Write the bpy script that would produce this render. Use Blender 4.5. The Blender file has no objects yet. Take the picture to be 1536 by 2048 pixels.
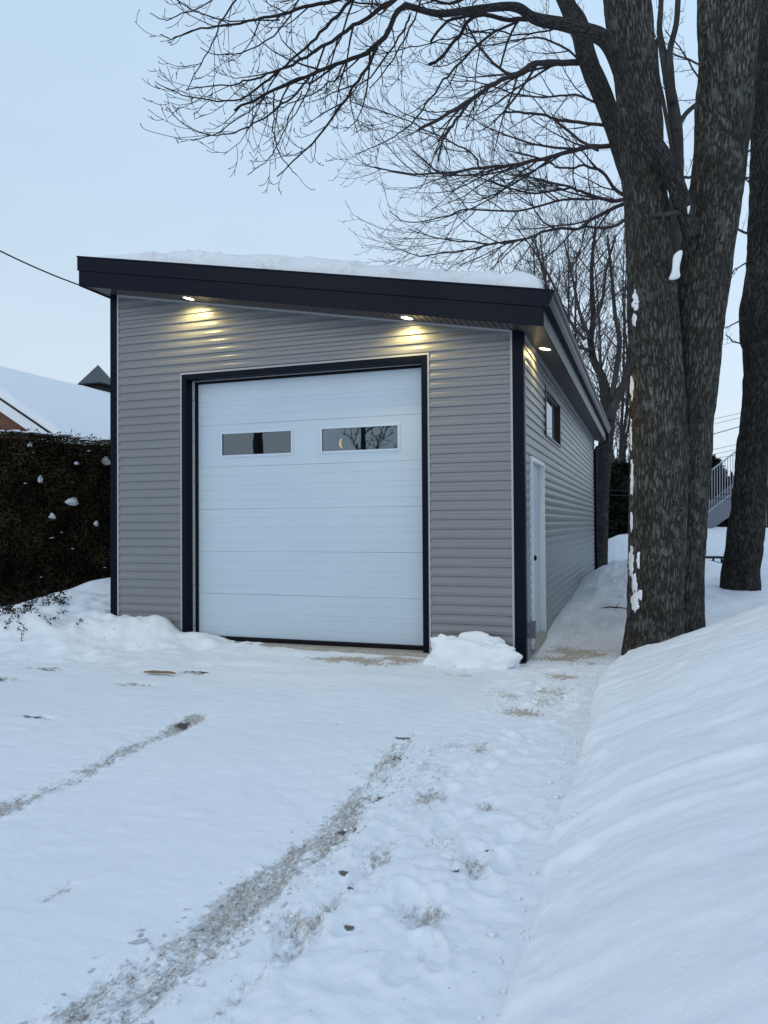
import bpy, math, random
import numpy as np
from mathutils import Vector
random.seed(7)
rng = np.random.default_rng(11)
S = bpy.context.scene
COL = S.collection
R = math.radians

# ------------------------------------------------------------------ camera
F_PX = 1520.1                      # focal length in pixels of the 1536 x 2048 photograph
YAW, PITCH, ROLL = -0.33479, 0.015413, -0.0065286
CAM = Vector((1.27566, -8.23372, 1.39478))
fw = Vector((math.sin(YAW)*math.cos(PITCH), math.cos(YAW)*math.cos(PITCH), math.sin(PITCH)))
rt = Vector((math.cos(YAW), -math.sin(YAW), 0)); up = rt.cross(fw)
rt2 = rt*math.cos(ROLL)+up*math.sin(ROLL); up2 = -rt*math.sin(ROLL)+up*math.cos(ROLL)
cd = bpy.data.cameras.new('camera'); cam = bpy.data.objects.new('camera', cd); COL.objects.link(cam)
from mathutils import Matrix
M = Matrix((rt2, up2, -fw)).transposed().to_4x4(); M.translation = CAM
cam.matrix_world = M
cd.sensor_fit = 'VERTICAL'; cd.sensor_height = 24.0; cd.lens = F_PX/2048*24.0
cd.clip_start = .05; cd.clip_end = 2000
S.camera = cam
def at(px, py, D):
    """point seen at photo pixel (px, py), D metres in front of the camera"""
    return CAM + (fw + rt2*((px-768)/F_PX) - up2*((py-1024)/F_PX))*D
def at_plane(px, py, ax, v):
    d = fw + rt2*((px-768)/F_PX) - up2*((py-1024)/F_PX)
    return CAM + d*((v-CAM[ax])/d[ax])

# ------------------------------------------------------------------ world and light
SUN_EL, SUN_AZ = R(24), R(200)
w = bpy.data.worlds.new("World"); S.world = w; w.use_nodes = True
nt = w.node_tree; nt.nodes.clear()
def N(t, kind, **kw):
    n = t.nodes.new(kind)
    for k, v in kw.items(): setattr(n, k, v)
    return n
sky = N(nt, 'ShaderNodeTexSky', sky_type='NISHITA'); sky.sun_disc = False
sky.sun_elevation = SUN_EL; sky.sun_rotation = SUN_AZ; sky.air_density = 1.2; sky.dust_density = 3
tc = N(nt, 'ShaderNodeTexCoord'); sep = N(nt, 'ShaderNodeSeparateXYZ')
nt.links.new(tc.outputs['Generated'], sep.inputs[0])
ramp = N(nt, 'ShaderNodeValToRGB'); cr = ramp.color_ramp
cr.elements[0].position = 0.0; cr.elements[0].color = (.74, .83, .93, 1)
cr.elements[1].position = 1.0; cr.elements[1].color = (.40, .55, .80, 1)
for p, c in ((.10, (.69, .81, .92, 1)), (.22, (.63, .775, .915, 1)), (.45, (.55, .72, .905, 1)), (.6, (.52, .70, .895, 1))):
    e = cr.elements.new(p); e.color = c
nt.links.new(sep.outputs['Z'], ramp.inputs[0])
cn = N(nt, 'ShaderNodeTexNoise'); cn.inputs['Scale'].default_value = 2.2; cn.inputs['Detail'].default_value = 4
mp = N(nt, 'ShaderNodeMapping'); mp.inputs['Scale'].default_value = (1, 1, 2.5)
nt.links.new(tc.outputs['Generated'], mp.inputs[0]); nt.links.new(mp.outputs[0], cn.inputs['Vector'])
mr = N(nt, 'ShaderNodeMapRange'); mr.inputs['From Min'].default_value = .3; mr.inputs['From Max'].default_value = .7
mr.inputs['To Min'].default_value = .97; mr.inputs['To Max'].default_value = 1.03
nt.links.new(cn.outputs['Fac'], mr.inputs['Value'])
mul = N(nt, 'ShaderNodeVectorMath', operation='SCALE')
nt.links.new(ramp.outputs[0], mul.inputs[0]); nt.links.new(mr.outputs[0], mul.inputs['Scale'])
bg1 = N(nt, 'ShaderNodeBackground'); bg1.inputs['Strength'].default_value = 1.0
bg2 = N(nt, 'ShaderNodeBackground'); bg2.inputs['Strength'].default_value = 0.05
azr = N(nt, 'ShaderNodeMapRange'); azr.inputs['From Min'].default_value = -.8; azr.inputs['From Max'].default_value = .3
azr.inputs['To Min'].default_value = .95; azr.inputs['To Max'].default_value = 1.07; nt.links.new(sep.outputs['X'], azr.inputs['Value'])
mul2 = N(nt, 'ShaderNodeVectorMath', operation='SCALE'); nt.links.new(mul.outputs[0], mul2.inputs[0]); nt.links.new(azr.outputs[0], mul2.inputs['Scale'])
nt.links.new(mul2.outputs[0], bg1.inputs[0]); nt.links.new(sky.outputs[0], bg2.inputs[0])
ms = N(nt, 'ShaderNodeMixShader'); ms.inputs[0].default_value = .02
nt.links.new(bg1.outputs[0], ms.inputs[1]); nt.links.new(bg2.outputs[0], ms.inputs[2])
wo = N(nt, 'ShaderNodeOutputWorld'); nt.links.new(ms.outputs[0], wo.inputs[0])
sd = bpy.data.lights.new('sun', 'SUN'); sd.energy = .5; sd.angle = R(30); sd.color = (1, .95, .9)
so = bpy.data.objects.new('sun', sd); COL.objects.link(so)
sdir = Vector((math.sin(SUN_AZ)*math.cos(SUN_EL), math.cos(SUN_AZ)*math.cos(SUN_EL), math.sin(SUN_EL)))
so.rotation_euler = sdir.to_track_quat('Z', 'Y').to_euler()
S.view_settings.view_transform = 'Standard'; S.view_settings.look = 'None'
S.view_settings.gamma = 1; S.view_settings.exposure = 0.05
S.cycles.max_bounces = 6

# ------------------------------------------------------------------ noise
def _h(ix, iy, iz):
    n = (ix.astype(np.int64)*374761393 + iy.astype(np.int64)*668265263 + iz.astype(np.int64)*2147483647) & 0xffffffff
    n = ((n ^ (n >> 13))*1274126177) & 0xffffffff
    return ((n ^ (n >> 16)) & 0xffff)/65535.0
def vnoise(x, y, z=0.0):
    x, y, z = np.broadcast_arrays(np.asarray(x, float), np.asarray(y, float), np.asarray(z, float))
    ix, iy, iz = np.floor(x), np.floor(y), np.floor(z)
    fx, fy, fz = x-ix, y-iy, z-iz
    fx = fx*fx*(3-2*fx); fy = fy*fy*(3-2*fy); fz = fz*fz*(3-2*fz)
    r = 0
    for a in (0, 1):
        for b in (0, 1):
            for c in (0, 1):
                r = r + _h(ix+a, iy+b, iz+c)*(fx if a else 1-fx)*(fy if b else 1-fy)*(fz if c else 1-fz)
    return r*2-1
def fbm(x, y, z=0.0, o=4, g=.5):
    r = 0; a = 1; s = 0
    for i in range(o):
        r = r + a*vnoise(x*2**i+17.3*i, y*2**i+5.1*i, z*2**i+3.7*i); s += a; a *= g
    return r/s
def sst(a, b, x):
    t = np.clip((x-a)/(b-a), 0, 1); return t*t*(3-2*t)

# ------------------------------------------------------------------ object helpers
def tag(o, label=None, cat=None, group=None, kind=None):
    if label: o['label'] = label
    if cat: o['category'] = cat
    if group: o['group'] = group
    if kind: o['kind'] = kind
    return o
def empty(name, loc=(0, 0, 0), rz=0):
    o = bpy.data.objects.new(name, None); o.location = loc; o.rotation_euler = (0, 0, rz)
    o.empty_display_size = .2; COL.objects.link(o); return o
def link(name, me, mat, parent=None, smooth=False):
    if mat is not None:
        for m_ in (mat if isinstance(mat, (list, tuple)) else [mat]): me.materials.append(m_)
    me.polygons.foreach_set('use_smooth', [bool(smooth)]*len(me.polygons))
    me.update()
    o = bpy.data.objects.new(name, me); COL.objects.link(o)
    if parent is not None:
        o.parent = parent
        acc = Vector((0, 0, 0)); p = parent
        while p is not None: acc += p.location; p = p.parent
        if parent.rotation_euler.z == 0 and acc.length > 0:
            me.transform(Matrix.Translation(-acc))
    return o
def quads(name, V, Q, mat, parent=None, smooth=False, attr=None, uv=None):
    V = np.asarray(V, np.float32); Q = np.asarray(Q, np.int32); k = Q.shape[1]
    me = bpy.data.meshes.new(name)
    me.vertices.add(len(V)); me.vertices.foreach_set('co', V.ravel())
    me.loops.add(Q.size); me.loops.foreach_set('vertex_index', Q.ravel())
    me.polygons.add(len(Q)); me.polygons.foreach_set('loop_start', np.arange(0, Q.size, k, dtype=np.int32))
    me.polygons.foreach_set('loop_total', np.full(len(Q), k, np.int32))
    me.update(calc_edges=True); me.validate()
    if attr is not None:
        a = me.color_attributes.new('dirt', 'FLOAT_COLOR', 'POINT'); a.data.foreach_set('color', np.asarray(attr, np.float32).ravel())
    if uv is not None:
        l = me.uv_layers.new(name='UVMap'); l.data.foreach_set('uv', np.asarray(uv, np.float32)[Q.ravel()].ravel())
    return link(name, me, mat, parent, smooth)
def grid_q(n, m):
    a = np.arange(n*m).reshape(n, m)
    return np.stack([a[:-1, :-1], a[1:, :-1], a[1:, 1:], a[:-1, 1:]], -1).reshape(-1, 4)

class MB:
    """collects boxes, prisms and tubes for ONE mesh"""
    def __init__(s): s.v = []; s.f = []; s.uv = []
    def add(s, v, f):
        n = len(s.v); s.v += [tuple(p) for p in v]; s.f += [tuple(i+n for i in q) for q in f]; return s
    def box(s, x0, x1, y0, y1, z0, z1):
        return s.hexa([(x0, y0, z0), (x1, y0, z0), (x1, y1, z0), (x0, y1, z0), (x0, y0, z1), (x1, y0, z1), (x1, y1, z1), (x0, y1, z1)])
    def hexa(s, p): return s.add(p, [(0, 3, 2, 1), (4, 5, 6, 7), (0, 1, 5, 4), (1, 2, 6, 5), (2, 3, 7, 6), (3, 0, 4, 7)])
    def prism(s, prof, ax, a, b):
        """closed 2D profile extruded along axis ax from a to b"""
        n = len(prof); P = []
        for t in (a, b):
            for u_, v_ in prof: P.append((t, u_, v_) if ax == 0 else (u_, t, v_) if ax == 1 else (u_, v_, t))
        F = [(i, (i+1) % n, n+(i+1) % n, n+i) for i in range(n)]+[tuple(range(n))[::-1], tuple(range(n, 2*n))]
        return s.add(P, F)
    def tube(s, pts, rad, k=6, cap=True):
        pts = [Vector(p) for p in pts]; n = len(pts)
        if not hasattr(rad, '__len__'): rad = [rad]*n
        t = (pts[1]-pts[0]).normalized()
        a = t.orthogonal().normalized(); V = []
        for i in range(n):
            tt = (pts[min(i+1, n-1)]-pts[max(i-1, 0)]).normalized()
            a = (a - tt*a.dot(tt)).normalized(); b = tt.cross(a)
            for j in range(k):
                th = 2*math.pi*j/k; V.append(pts[i]+(a*math.cos(th)+b*math.sin(th))*rad[i])
        F = [(i*k+j, i*k+(j+1) % k, (i+1)*k+(j+1) % k, (i+1)*k+j) for i in range(n-1) for j in range(k)]
        if cap: F += [tuple(range(k))[::-1], tuple(range((n-1)*k, n*k))]
        return s.add(V, F)
    def build(s, name, mat, parent=None, smooth=False, bevel=0):
        me = bpy.data.meshes.new(name); me.from_pydata(s.v, [], s.f)
        o = link(name, me, mat, parent, smooth)
        if bevel:
            m_ = o.modifiers.new('bevel', 'BEVEL'); m_.width = bevel; m_.segments = 2; m_.limit_method = 'ANGLE'
        return o

# ------------------------------------------------------------------ materials
def mat(name, col, rough=.6, spec=.5, metal=0.0, bump=None, var=None, coat=0):
    m = bpy.data.materials.new(name); m.use_nodes = True; t = m.node_tree; b = t.nodes['Principled BSDF']
    b.inputs['Base Color'].default_value = (*col, 1); b.inputs['Roughness'].default_value = rough
    b.inputs['Specular IOR Level'].default_value = spec; b.inputs['Metallic'].default_value = metal
    b.inputs['Coat Weight'].default_value = coat
    c = N(t, 'ShaderNodeTexCoord')
    if var:     # (scale, amount)
        n = N(t, 'ShaderNodeTexNoise'); n.inputs['Scale'].default_value = var[0]; n.inputs['Detail'].default_value = 6
        t.links.new(c.outputs['Object'], n.inputs['Vector'])
        mrr = N(t, 'ShaderNodeMapRange'); mrr.inputs['From Min'].default_value = .25; mrr.inputs['From Max'].default_value = .75
        mrr.inputs['To Min'].default_value = 1-var[1]; mrr.inputs['To Max'].default_value = 1+var[1]
        t.links.new(n.outputs['Fac'], mrr.inputs['Value'])
        s = N(t, 'ShaderNodeVectorMath', operation='SCALE'); s.inputs[0].default_value = col
        t.links.new(mrr.outputs[0], s.inputs['Scale']); t.links.new(s.outputs[0], b.inputs['Base Color'])
    if bump:    # (scale, strength, distance)
        n = N(t, 'ShaderNodeTexNoise'); n.inputs['Scale'].default_value = bump[0]; n.inputs['Detail'].default_value = 5
        t.links.new(c.outputs['Object'], n.inputs['Vector'])
        bb = N(t, 'ShaderNodeBump'); bb.inputs['Strength'].default_value = bump[1]; bb.inputs['Distance'].default_value = bump[2]
        t.links.new(n.outputs['Fac'], bb.inputs['Height']); t.links.new(bb.outputs[0], b.inputs['Normal'])
    return m
def emit(name, col, st):
    m = bpy.data.materials.new(name); m.use_nodes = True; b = m.node_tree.nodes['Principled BSDF']
    b.inputs['Base Color'].default_value = (.8, .8, .8, 1)
    b.inputs['Emission Color'].default_value = (*col, 1); b.inputs['Emission Strength'].default_value = st; return m

def snow_mat(name, dirt=False, bd=.025):
    m = bpy.data.materials.new(name); m.use_nodes = True; t = m.node_tree; b = t.nodes['Principled BSDF']
    b.inputs['Roughness'].default_value = .62; b.inputs['Specular IOR Level'].default_value = .25
    c = N(t, 'ShaderNodeTexCoord')
    n1 = N(t, 'ShaderNodeTexNoise'); n1.inputs['Scale'].default_value = 9; n1.inputs['Detail'].default_value = 8; n1.inputs['Roughness'].default_value = .6
    n2 = N(t, 'ShaderNodeTexNoise'); n2.inputs['Scale'].default_value = 70; n2.inputs['Detail'].default_value = 4
    t.links.new(c.outputs['Object'], n1.inputs['Vector']); t.links.new(c.outputs['Object'], n2.inputs['Vector'])
    ad = N(t, 'ShaderNodeMath', operation='MULTIPLY_ADD'); ad.inputs[1].default_value = .22
    t.links.new(n2.outputs['Fac'], ad.inputs[0]); t.links.new(n1.outputs['Fac'], ad.inputs[2])
    bb = N(t, 'ShaderNodeBump'); bb.inputs['Strength'].default_value = .38; bb.inputs['Distance'].default_value = bd
    t.links.new(ad.outputs[0], bb.inputs['Height']); t.links.new(bb.outputs[0], b.inputs['Normal'])
    base = (.84, .85, .86)
    if not dirt:
        b.inputs['Base Color'].default_value = (*base, 1); return m
    at_ = N(t, 'ShaderNodeAttribute', attribute_name='dirt'); sp = N(t, 'ShaderNodeSeparateColor')
    t.links.new(at_.outputs['Color'], sp.inputs[0])
    n3 = N(t, 'ShaderNodeTexNoise'); n3.inputs['Scale'].default_value = 22; n3.inputs['Detail'].default_value = 7; n3.inputs['Roughness'].default_value = .65
    mpp = N(t, 'ShaderNodeMapping'); mpp.inputs['Scale'].default_value = (1.6, .8, 1); mpp.inputs['Rotation'].default_value = (0, 0, .5)
    t.links.new(c.outputs['Object'], mpp.inputs[0]); t.links.new(mpp.outputs[0], n3.inputs['Vector'])
    cur = (None); col = None
    prev = N(t, 'ShaderNodeRGB'); prev.outputs[0].default_value = (*base, 1); prev = prev.outputs[0]
    for ch, dc, k in (('Blue', (.66, .61, .59), .0), ('Green', (.40, .31, .22), .55), ('Red', (.31, .285, .25), .62)):
        # threshold the breakup noise with the amount of dirt
        sub = N(t, 'ShaderNodeMath', operation='SUBTRACT'); sub.inputs[0].default_value = .80
        t.links.new(sp.outputs[ch], sub.inputs[1])
        ml = N(t, 'ShaderNodeMath', operation='MULTIPLY'); ml.inputs[1].default_value = 1.0; t.links.new(sub.outputs[0], ml.inputs[0])
        mr_ = N(t, 'ShaderNodeMapRange'); mr_.interpolation_type = 'SMOOTHSTEP'
        a2 = N(t, 'ShaderNodeMath', operation='ADD'); a2.inputs[1].default_value = .26 if ch != 'Blue' else .4
        t.links.new(ml.outputs[0], a2.inputs[0])
        t.links.new(n3.outputs['Fac'], mr_.inputs['Value']); t.links.new(ml.outputs[0], mr_.inputs['From Min']); t.links.new(a2.outputs[0], mr_.inputs['From Max'])
        mr_.inputs['To Max'].default_value = .85
        mx = N(t, 'ShaderNodeMix', data_type='RGBA'); t.links.new(mr_.outputs[0], mx.inputs[0]); t.links.new(prev, mx.inputs[6])
        mx.inputs[7].default_value = (*dc, 1)
        if ch == 'Red':     # slush is a broken mix of ice, brown water and grit
            n5 = N(t, 'ShaderNodeTexNoise'); n5.inputs['Scale'].default_value = 48; n5.inputs['Detail'].default_value = 6; n5.inputs['Roughness'].default_value = .7
            t.links.new(mpp.outputs[0], n5.inputs['Vector']); r5 = N(t, 'ShaderNodeValToRGB'); e5 = r5.color_ramp.elements
            e5[0].position = .34; e5[0].color = (.66, .67, .69, 1); e5[1].position = .64; e5[1].color = (.15, .125, .095, 1)
            for p5, c5 in ((.45, (.53, .50, .46, 1)), (.54, (.35, .30, .245, 1))): q5 = r5.color_ramp.elements.new(p5); q5.color = c5
            t.links.new(n5.outputs['Fac'], r5.inputs[0]); t.links.new(r5.outputs[0], mx.inputs[7])
        prev = mx.outputs[2]
    dk = N(t, 'ShaderNodeMath', operation='MULTIPLY_ADD'); dk.inputs[1].default_value = 1.0; t.links.new(at_.outputs['Alpha'], dk.inputs[0]); t.links.new(n3.outputs['Fac'], dk.inputs[2])
    dm = N(t, 'ShaderNodeMapRange'); dm.inputs['From Min'].default_value = .92; dm.inputs['From Max'].default_value = 1.04; dm.inputs['To Max'].default_value = .92; t.links.new(dk.outputs[0], dm.inputs['Value'])
    mx = N(t, 'ShaderNodeMix', data_type='RGBA'); mx.inputs[7].default_value = (.055, .045, .036, 1); t.links.new(dm.outputs[0], mx.inputs[0]); t.links.new(prev, mx.inputs[6]); prev = mx.outputs[2]
    # grit: fine dark specks where the slush is
    n4 = N(t, 'ShaderNodeTexNoise'); n4.inputs['Scale'].default_value = 75; n4.inputs['Detail'].default_value = 5; n4.inputs['Roughness'].default_value = .7
    t.links.new(mpp.outputs[0], n4.inputs['Vector'])
    g1_ = N(t, 'ShaderNodeMapRange'); g1_.inputs['From Min'].default_value = .54; g1_.inputs['From Max'].default_value = .66; g1_.inputs['To Max'].default_value = .8
    t.links.new(n4.outputs['Fac'], g1_.inputs['Value'])
    g2_ = N(t, 'ShaderNodeMapRange'); g2_.inputs['From Min'].default_value = .18; g2_.inputs['From Max'].default_value = .5; t.links.new(sp.outputs['Red'], g2_.inputs['Value'])
    g3_ = N(t, 'ShaderNodeMath', operation='MULTIPLY'); t.links.new(g1_.outputs[0], g3_.inputs[0]); t.links.new(g2_.outputs[0], g3_.inputs[1])
    mx = N(t, 'ShaderNodeMix', data_type='RGBA'); mx.inputs[7].default_value = (.10, .082, .062, 1)
    t.links.new(g3_.outputs[0], mx.inputs[0]); t.links.new(prev, mx.inputs[6]); prev = mx.outputs[2]
    t.links.new(prev, b.inputs['Base Color'])
    return m

def bark_mat(name, base, hi, scale=1.0, lichen=.5):
    m = bpy.data.materials.new(name); m.use_nodes = True; t = m.node_tree; b = t.nodes['Principled BSDF']
    b.inputs['Roughness'].default_value = .95; b.inputs['Specular IOR Level'].default_value = .1
    c = N(t, 'ShaderNodeTexCoord'); mp_ = N(t, 'ShaderNodeMapping'); mp_.inputs['Scale'].default_value = (34*scale, 6.0*scale, 1)
    t.links.new(c.outputs['UV'], mp_.inputs[0])
    nz = N(t, 'ShaderNodeTexNoise'); nz.inputs['Scale'].default_value = 1.0; nz.inputs['Detail'].default_value = 8; nz.inputs['Roughness'].default_value = .68; nz.inputs['Distortion'].default_value = .6
    t.links.new(mp_.outputs[0], nz.inputs['Vector'])
    vo = N(t, 'ShaderNodeTexVoronoi', feature='DISTANCE_TO_EDGE'); vo.inputs['Scale'].default_value = 1.0
    mv = N(t, 'ShaderNodeVectorMath', operation='ADD'); s1 = N(t, 'ShaderNodeVectorMath', operation='SCALE'); s1.inputs['Scale'].default_value = 2.3
    t.links.new(nz.outputs['Color'], s1.inputs[0]); t.links.new(s1.outputs[0], mv.inputs[0]); t.links.new(mp_.outputs[0], mv.inputs[1])
    t.links.new(mv.outputs[0], vo.inputs['Vector'])
    vr = N(t, 'ShaderNodeMapRange'); vr.inputs['From Max'].default_value = .22; t.links.new(vo.outputs['Distance'], vr.inputs['Value'])
    ht = N(t, 'ShaderNodeMath', operation='MULTIPLY'); t.links.new(vr.outputs[0], ht.inputs[0]); t.links.new(nz.outputs['Fac'], ht.inputs[1])
    mpf = N(t, 'ShaderNodeMapping'); mpf.inputs['Scale'].default_value = (85*scale, 16*scale, 1); t.links.new(c.outputs['UV'], mpf.inputs[0])
    nf = N(t, 'ShaderNodeTexNoise'); nf.inputs['Scale'].default_value = 1.0; nf.inputs['Detail'].default_value = 6; nf.inputs['Roughness'].default_value = .75; t.links.new(mpf.outputs[0], nf.inputs['Vector'])
    nl = N(t, 'ShaderNodeTexNoise'); nl.inputs['Scale'].default_value = 1.7; nl.inputs['Detail'].default_value = 5; t.links.new(c.outputs['Object'], nl.inputs['Vector'])
    fm = N(t, 'ShaderNodeMath', operation='MULTIPLY_ADD'); fm.inputs[1].default_value = 1.5; fm.inputs[2].default_value = .02; t.links.new(nf.outputs['Fac'], fm.inputs[0])
    fl_ = N(t, 'ShaderNodeMapRange'); fl_.inputs['From Min'].default_value = .3; fl_.inputs['From Max'].default_value = .7; fl_.inputs['To Min'].default_value = .65; fl_.inputs['To Max'].default_value = 1.5; t.links.new(nl.outputs['Fac'], fl_.inputs['Value'])
    h2 = N(t, 'ShaderNodeMath', operation='MULTIPLY'); t.links.new(ht.outputs[0], h2.inputs[0]); t.links.new(fm.outputs[0], h2.inputs[1])
    h3 = N(t, 'ShaderNodeMath', operation='MULTIPLY'); t.links.new(h2.outputs[0], h3.inputs[0]); t.links.new(fl_.outputs[0], h3.inputs[1]); ht0 = h2; ht = h3
    rp = N(t, 'ShaderNodeValToRGB'); e = rp.color_ramp.elements
    e[0].position = .04; e[0].color = (*[q*.42 for q in base], 1); e[1].position = .62; e[1].color = (*hi, 1)
    e3 = rp.color_ramp.elements.new(.26); e3.color = (*base, 1)
    t.links.new(ht.outputs[0], rp.inputs[0])
    n2 = N(t, 'ShaderNodeTexNoise'); n2.inputs['Scale'].default_value = 4.5; n2.inputs['Detail'].default_value = 9; n2.inputs['Roughness'].default_value = .72
    t.links.new(c.outputs['Object'], n2.inputs['Vector'])
    lr = N(t, 'ShaderNodeMapRange'); lr.inputs['From Min'].default_value = .55; lr.inputs['From Max'].default_value = .64; lr.inputs['To Max'].default_value = lichen
    t.links.new(n2.outputs['Fac'], lr.inputs['Value'])
    lm = N(t, 'ShaderNodeMath', operation='MULTIPLY'); t.links.new(lr.outputs[0], lm.inputs[0]); t.links.new(nz.outputs['Fac'], lm.inputs[1])
    mx = N(t, 'ShaderNodeMix', data_type='RGBA'); mx.inputs[7].default_value = (.17, .19, .17, 1)
    t.links.new(lm.outputs[0], mx.inputs[0]); t.links.new(rp.outputs[0], mx.inputs[6]); t.links.new(mx.outputs[2], b.inputs['Base Color'])
    bb = N(t, 'ShaderNodeBump'); bb.inputs['Strength'].default_value = .9; bb.inputs['Distance'].default_value = .018
    t.links.new(ht0.outputs[0], bb.inputs['Height']); t.links.new(bb.outputs[0], b.inputs['Normal'])
    return m

M_snow = snow_mat('snow'); M_snowr = snow_mat('roof_snow', bd=.10); M_snowd = snow_mat('snow_dirty', True)
M_navy = mat('navy_trim', (.0035, .0058, .013), .40, .07, var=(3, .15))
M_fascia = mat('navy_fascia', (.0038, .0062, .0135), .33, .08, bump=(1.2, .15, .02))
M_soffit = mat('dark_soffit', (.070, .058, .050), .36, .5)
M_siding = mat('grey_vinyl_siding', (.180, .185, .192), .36, .5, var=(1.1, .045), bump=(1.6, .12, .02))
M_jch = mat('grey_trim', (.37, .37, .375), .4, .5)
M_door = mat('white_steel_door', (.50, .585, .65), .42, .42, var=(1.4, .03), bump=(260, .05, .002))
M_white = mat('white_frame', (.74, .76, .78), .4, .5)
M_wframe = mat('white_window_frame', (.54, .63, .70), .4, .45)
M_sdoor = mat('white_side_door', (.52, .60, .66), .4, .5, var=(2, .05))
M_rubber = mat('black_rubber', (.005, .005, .007), .55, .12)
M_alu = mat('aluminium_strip', (.62, .64, .66), .35, .6, metal=.3)
M_conc = mat('concrete', (.36, .33, .28), .85, .3, var=(14, .18), bump=(60, .3, .004))
M_dark = mat('interior_dark', (.03, .03, .032), .9, .2)
M_black = mat('black_metal', (.006, .006, .008), .4, .15)
M_bronze = mat('bronze_frame', (.035, .030, .028), .4, .5)
M_brick = mat('brick', (.16, .065, .040), .9, .2, var=(6, .3))
M_grey = mat('grey_metal', (.14, .15, .18), .5, .5)
M_galv = mat('grey_paint', (.34, .36, .40), .5, .5)
M_wood = mat('wood_scrap', (.24, .15, .085), .85, .2, var=(20, .3))
M_wire = mat('wire', (.035, .035, .04), .6, .3)
M_bark = bark_mat('maple_bark', (.062, .057, .050), (.17, .158, .142), 1.0, 1.0)
M_bark2 = bark_mat('old_bark', (.040, .037, .034), (.10, .095, .086), 1.1, .35)
M_bark3 = bark_mat('smooth_bark', (.055, .052, .050), (.100, .094, .090), 1.6, .3)
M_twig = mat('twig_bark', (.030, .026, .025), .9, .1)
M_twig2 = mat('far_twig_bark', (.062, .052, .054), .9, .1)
M_cedar = mat('cedar_foliage', (.046, .038, .019), .85, .15, var=(2.2, .95))
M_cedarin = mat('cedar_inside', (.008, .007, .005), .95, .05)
M_conif = mat('conifer_foliage', (.012, .016, .011), .85, .15, var=(1.2, .5))
M_leaf = mat('brown_leaf', (.030, .022, .018), .85, .1)
M_slush = mat('slush', (.52, .52, .53), .5, .4, var=(35, .35), bump=(90, .4, .006))
M_lamp = emit('lamp_lens', (1, .80, .36), 26)
M_glow = emit('reflection_glow', (1, .55, .13), 3.0)  # glow of the added crescent that stands in for a reflected lamp
def glass_mat(name, tint, boost):
    m = bpy.data.materials.new(name); m.use_nodes = True; t = m.node_tree; t.nodes.clear()
    g = N(t, 'ShaderNodeBsdfGlossy'); g.inputs['Roughness'].default_value = .015; g.inputs['Color'].default_value = (.82, .92, 1, 1)
    tr = N(t, 'ShaderNodeBsdfTransparent'); tr.inputs['Color'].default_value = (*tint, 1)
    fr = N(t, 'ShaderNodeFresnel'); fr.inputs['IOR'].default_value = boost
    c = N(t, 'ShaderNodeTexCoord'); n = N(t, 'ShaderNodeTexNoise'); n.inputs['Scale'].default_value = 5; n.inputs['Detail'].default_value = 1
    t.links.new(c.outputs['Object'], n.inputs['Vector'])
    bb = N(t, 'ShaderNodeBump'); bb.inputs['Strength'].default_value = .04; bb.inputs['Distance'].default_value = .004
    t.links.new(n.outputs['Fac'], bb.inputs['Height']); t.links.new(bb.outputs[0], g.inputs['Normal'])
    mx = N(t, 'ShaderNodeMixShader'); o = N(t, 'ShaderNodeOutputMaterial')
    t.links.new(fr.outputs[0], mx.inputs[0]); t.links.new(tr.outputs[0], mx.inputs[1]); t.links.new(g.outputs[0], mx.inputs[2]); t.links.new(mx.outputs[0], o.inputs[0])
    return m
M_glass = glass_mat('window_glass', (.45, .5, .55), 2.4)
M_glass2 = glass_mat('side_glass', (.5, .5, .55), 2.6)
M_screen = mat('insect_screen', (.010, .010, .011), .9, .1)

# ------------------------------------------------------------------ ground
GX0, GX1 = -5.36, 0.0
FOOT = []
_r = random.Random(5)
for i in range(34):
    y = -6.6+_r.random()*6.0; x = _r.gauss(.36, .24); FOOT.append((x, y, _r.uniform(-.5, .6), _r.uniform(.8, 1.1)))
FOOT += [(.52, -4.86, .2, 1.1), (.60, -5.05, .5, 1.1), (.44, -5.35, 0, 1.1), (.02, -5.7, .4, 1), (.12, -5.2, .3, 1), (.22, -4.1, .1, 1)]
DIRT = [  # x, y, rx, ry, amount, channel
    (-1.75, -.45, .75, .30, .44, 1), (-1.35, -.25, .45, .2, .46, 1), (.50, .75, .55, .42, .36, 1), (.30, .35, .5, .35, .34, 1), (.45, -1.3, .25, .35, .30, 1), (.55, .2, .3, .3, .3, 1), (.45, -.6, .3, .3, .24, 1), (-.6, -.8, .5, .2, .18, 1), (.30, -2.1, .22, .3, .30, 1),
    (.45, -1.7, .2, .25, .28, 1), (.1, -1.5, .4, .3, .18, 1), (-.9, -.25, .35, .1, .3, 0),
    (-5.1, -2.35, .55, .13, .62, 0), (-4.85, -1.75, .26, .07, .55, 0), (-3.25, -3.5, .22, .04, .45, 0), (-3.3, -2.2, .3, .08, .34, 0),
    (-3.1, -1.55, .22, .10, .42, 0), (-1.02, -5.72, .05, .12, .42, 0), (-.98, -2.9, .05, .05, .4, 0), (.5, -4.9, .14, .2, .32, 0), (.44, -5.4, .16, .14, .34, 0),
    (.12, -4.2, .12, .25, .30, 0), (.1, -5.0, .1, .25, .26, 0), (.2, -3.2, .1, .2, .25, 0), (.0, -5.65, .12, .16, .3, 0), (.45, -4.2, .1, .12, .25, 0)]
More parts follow.
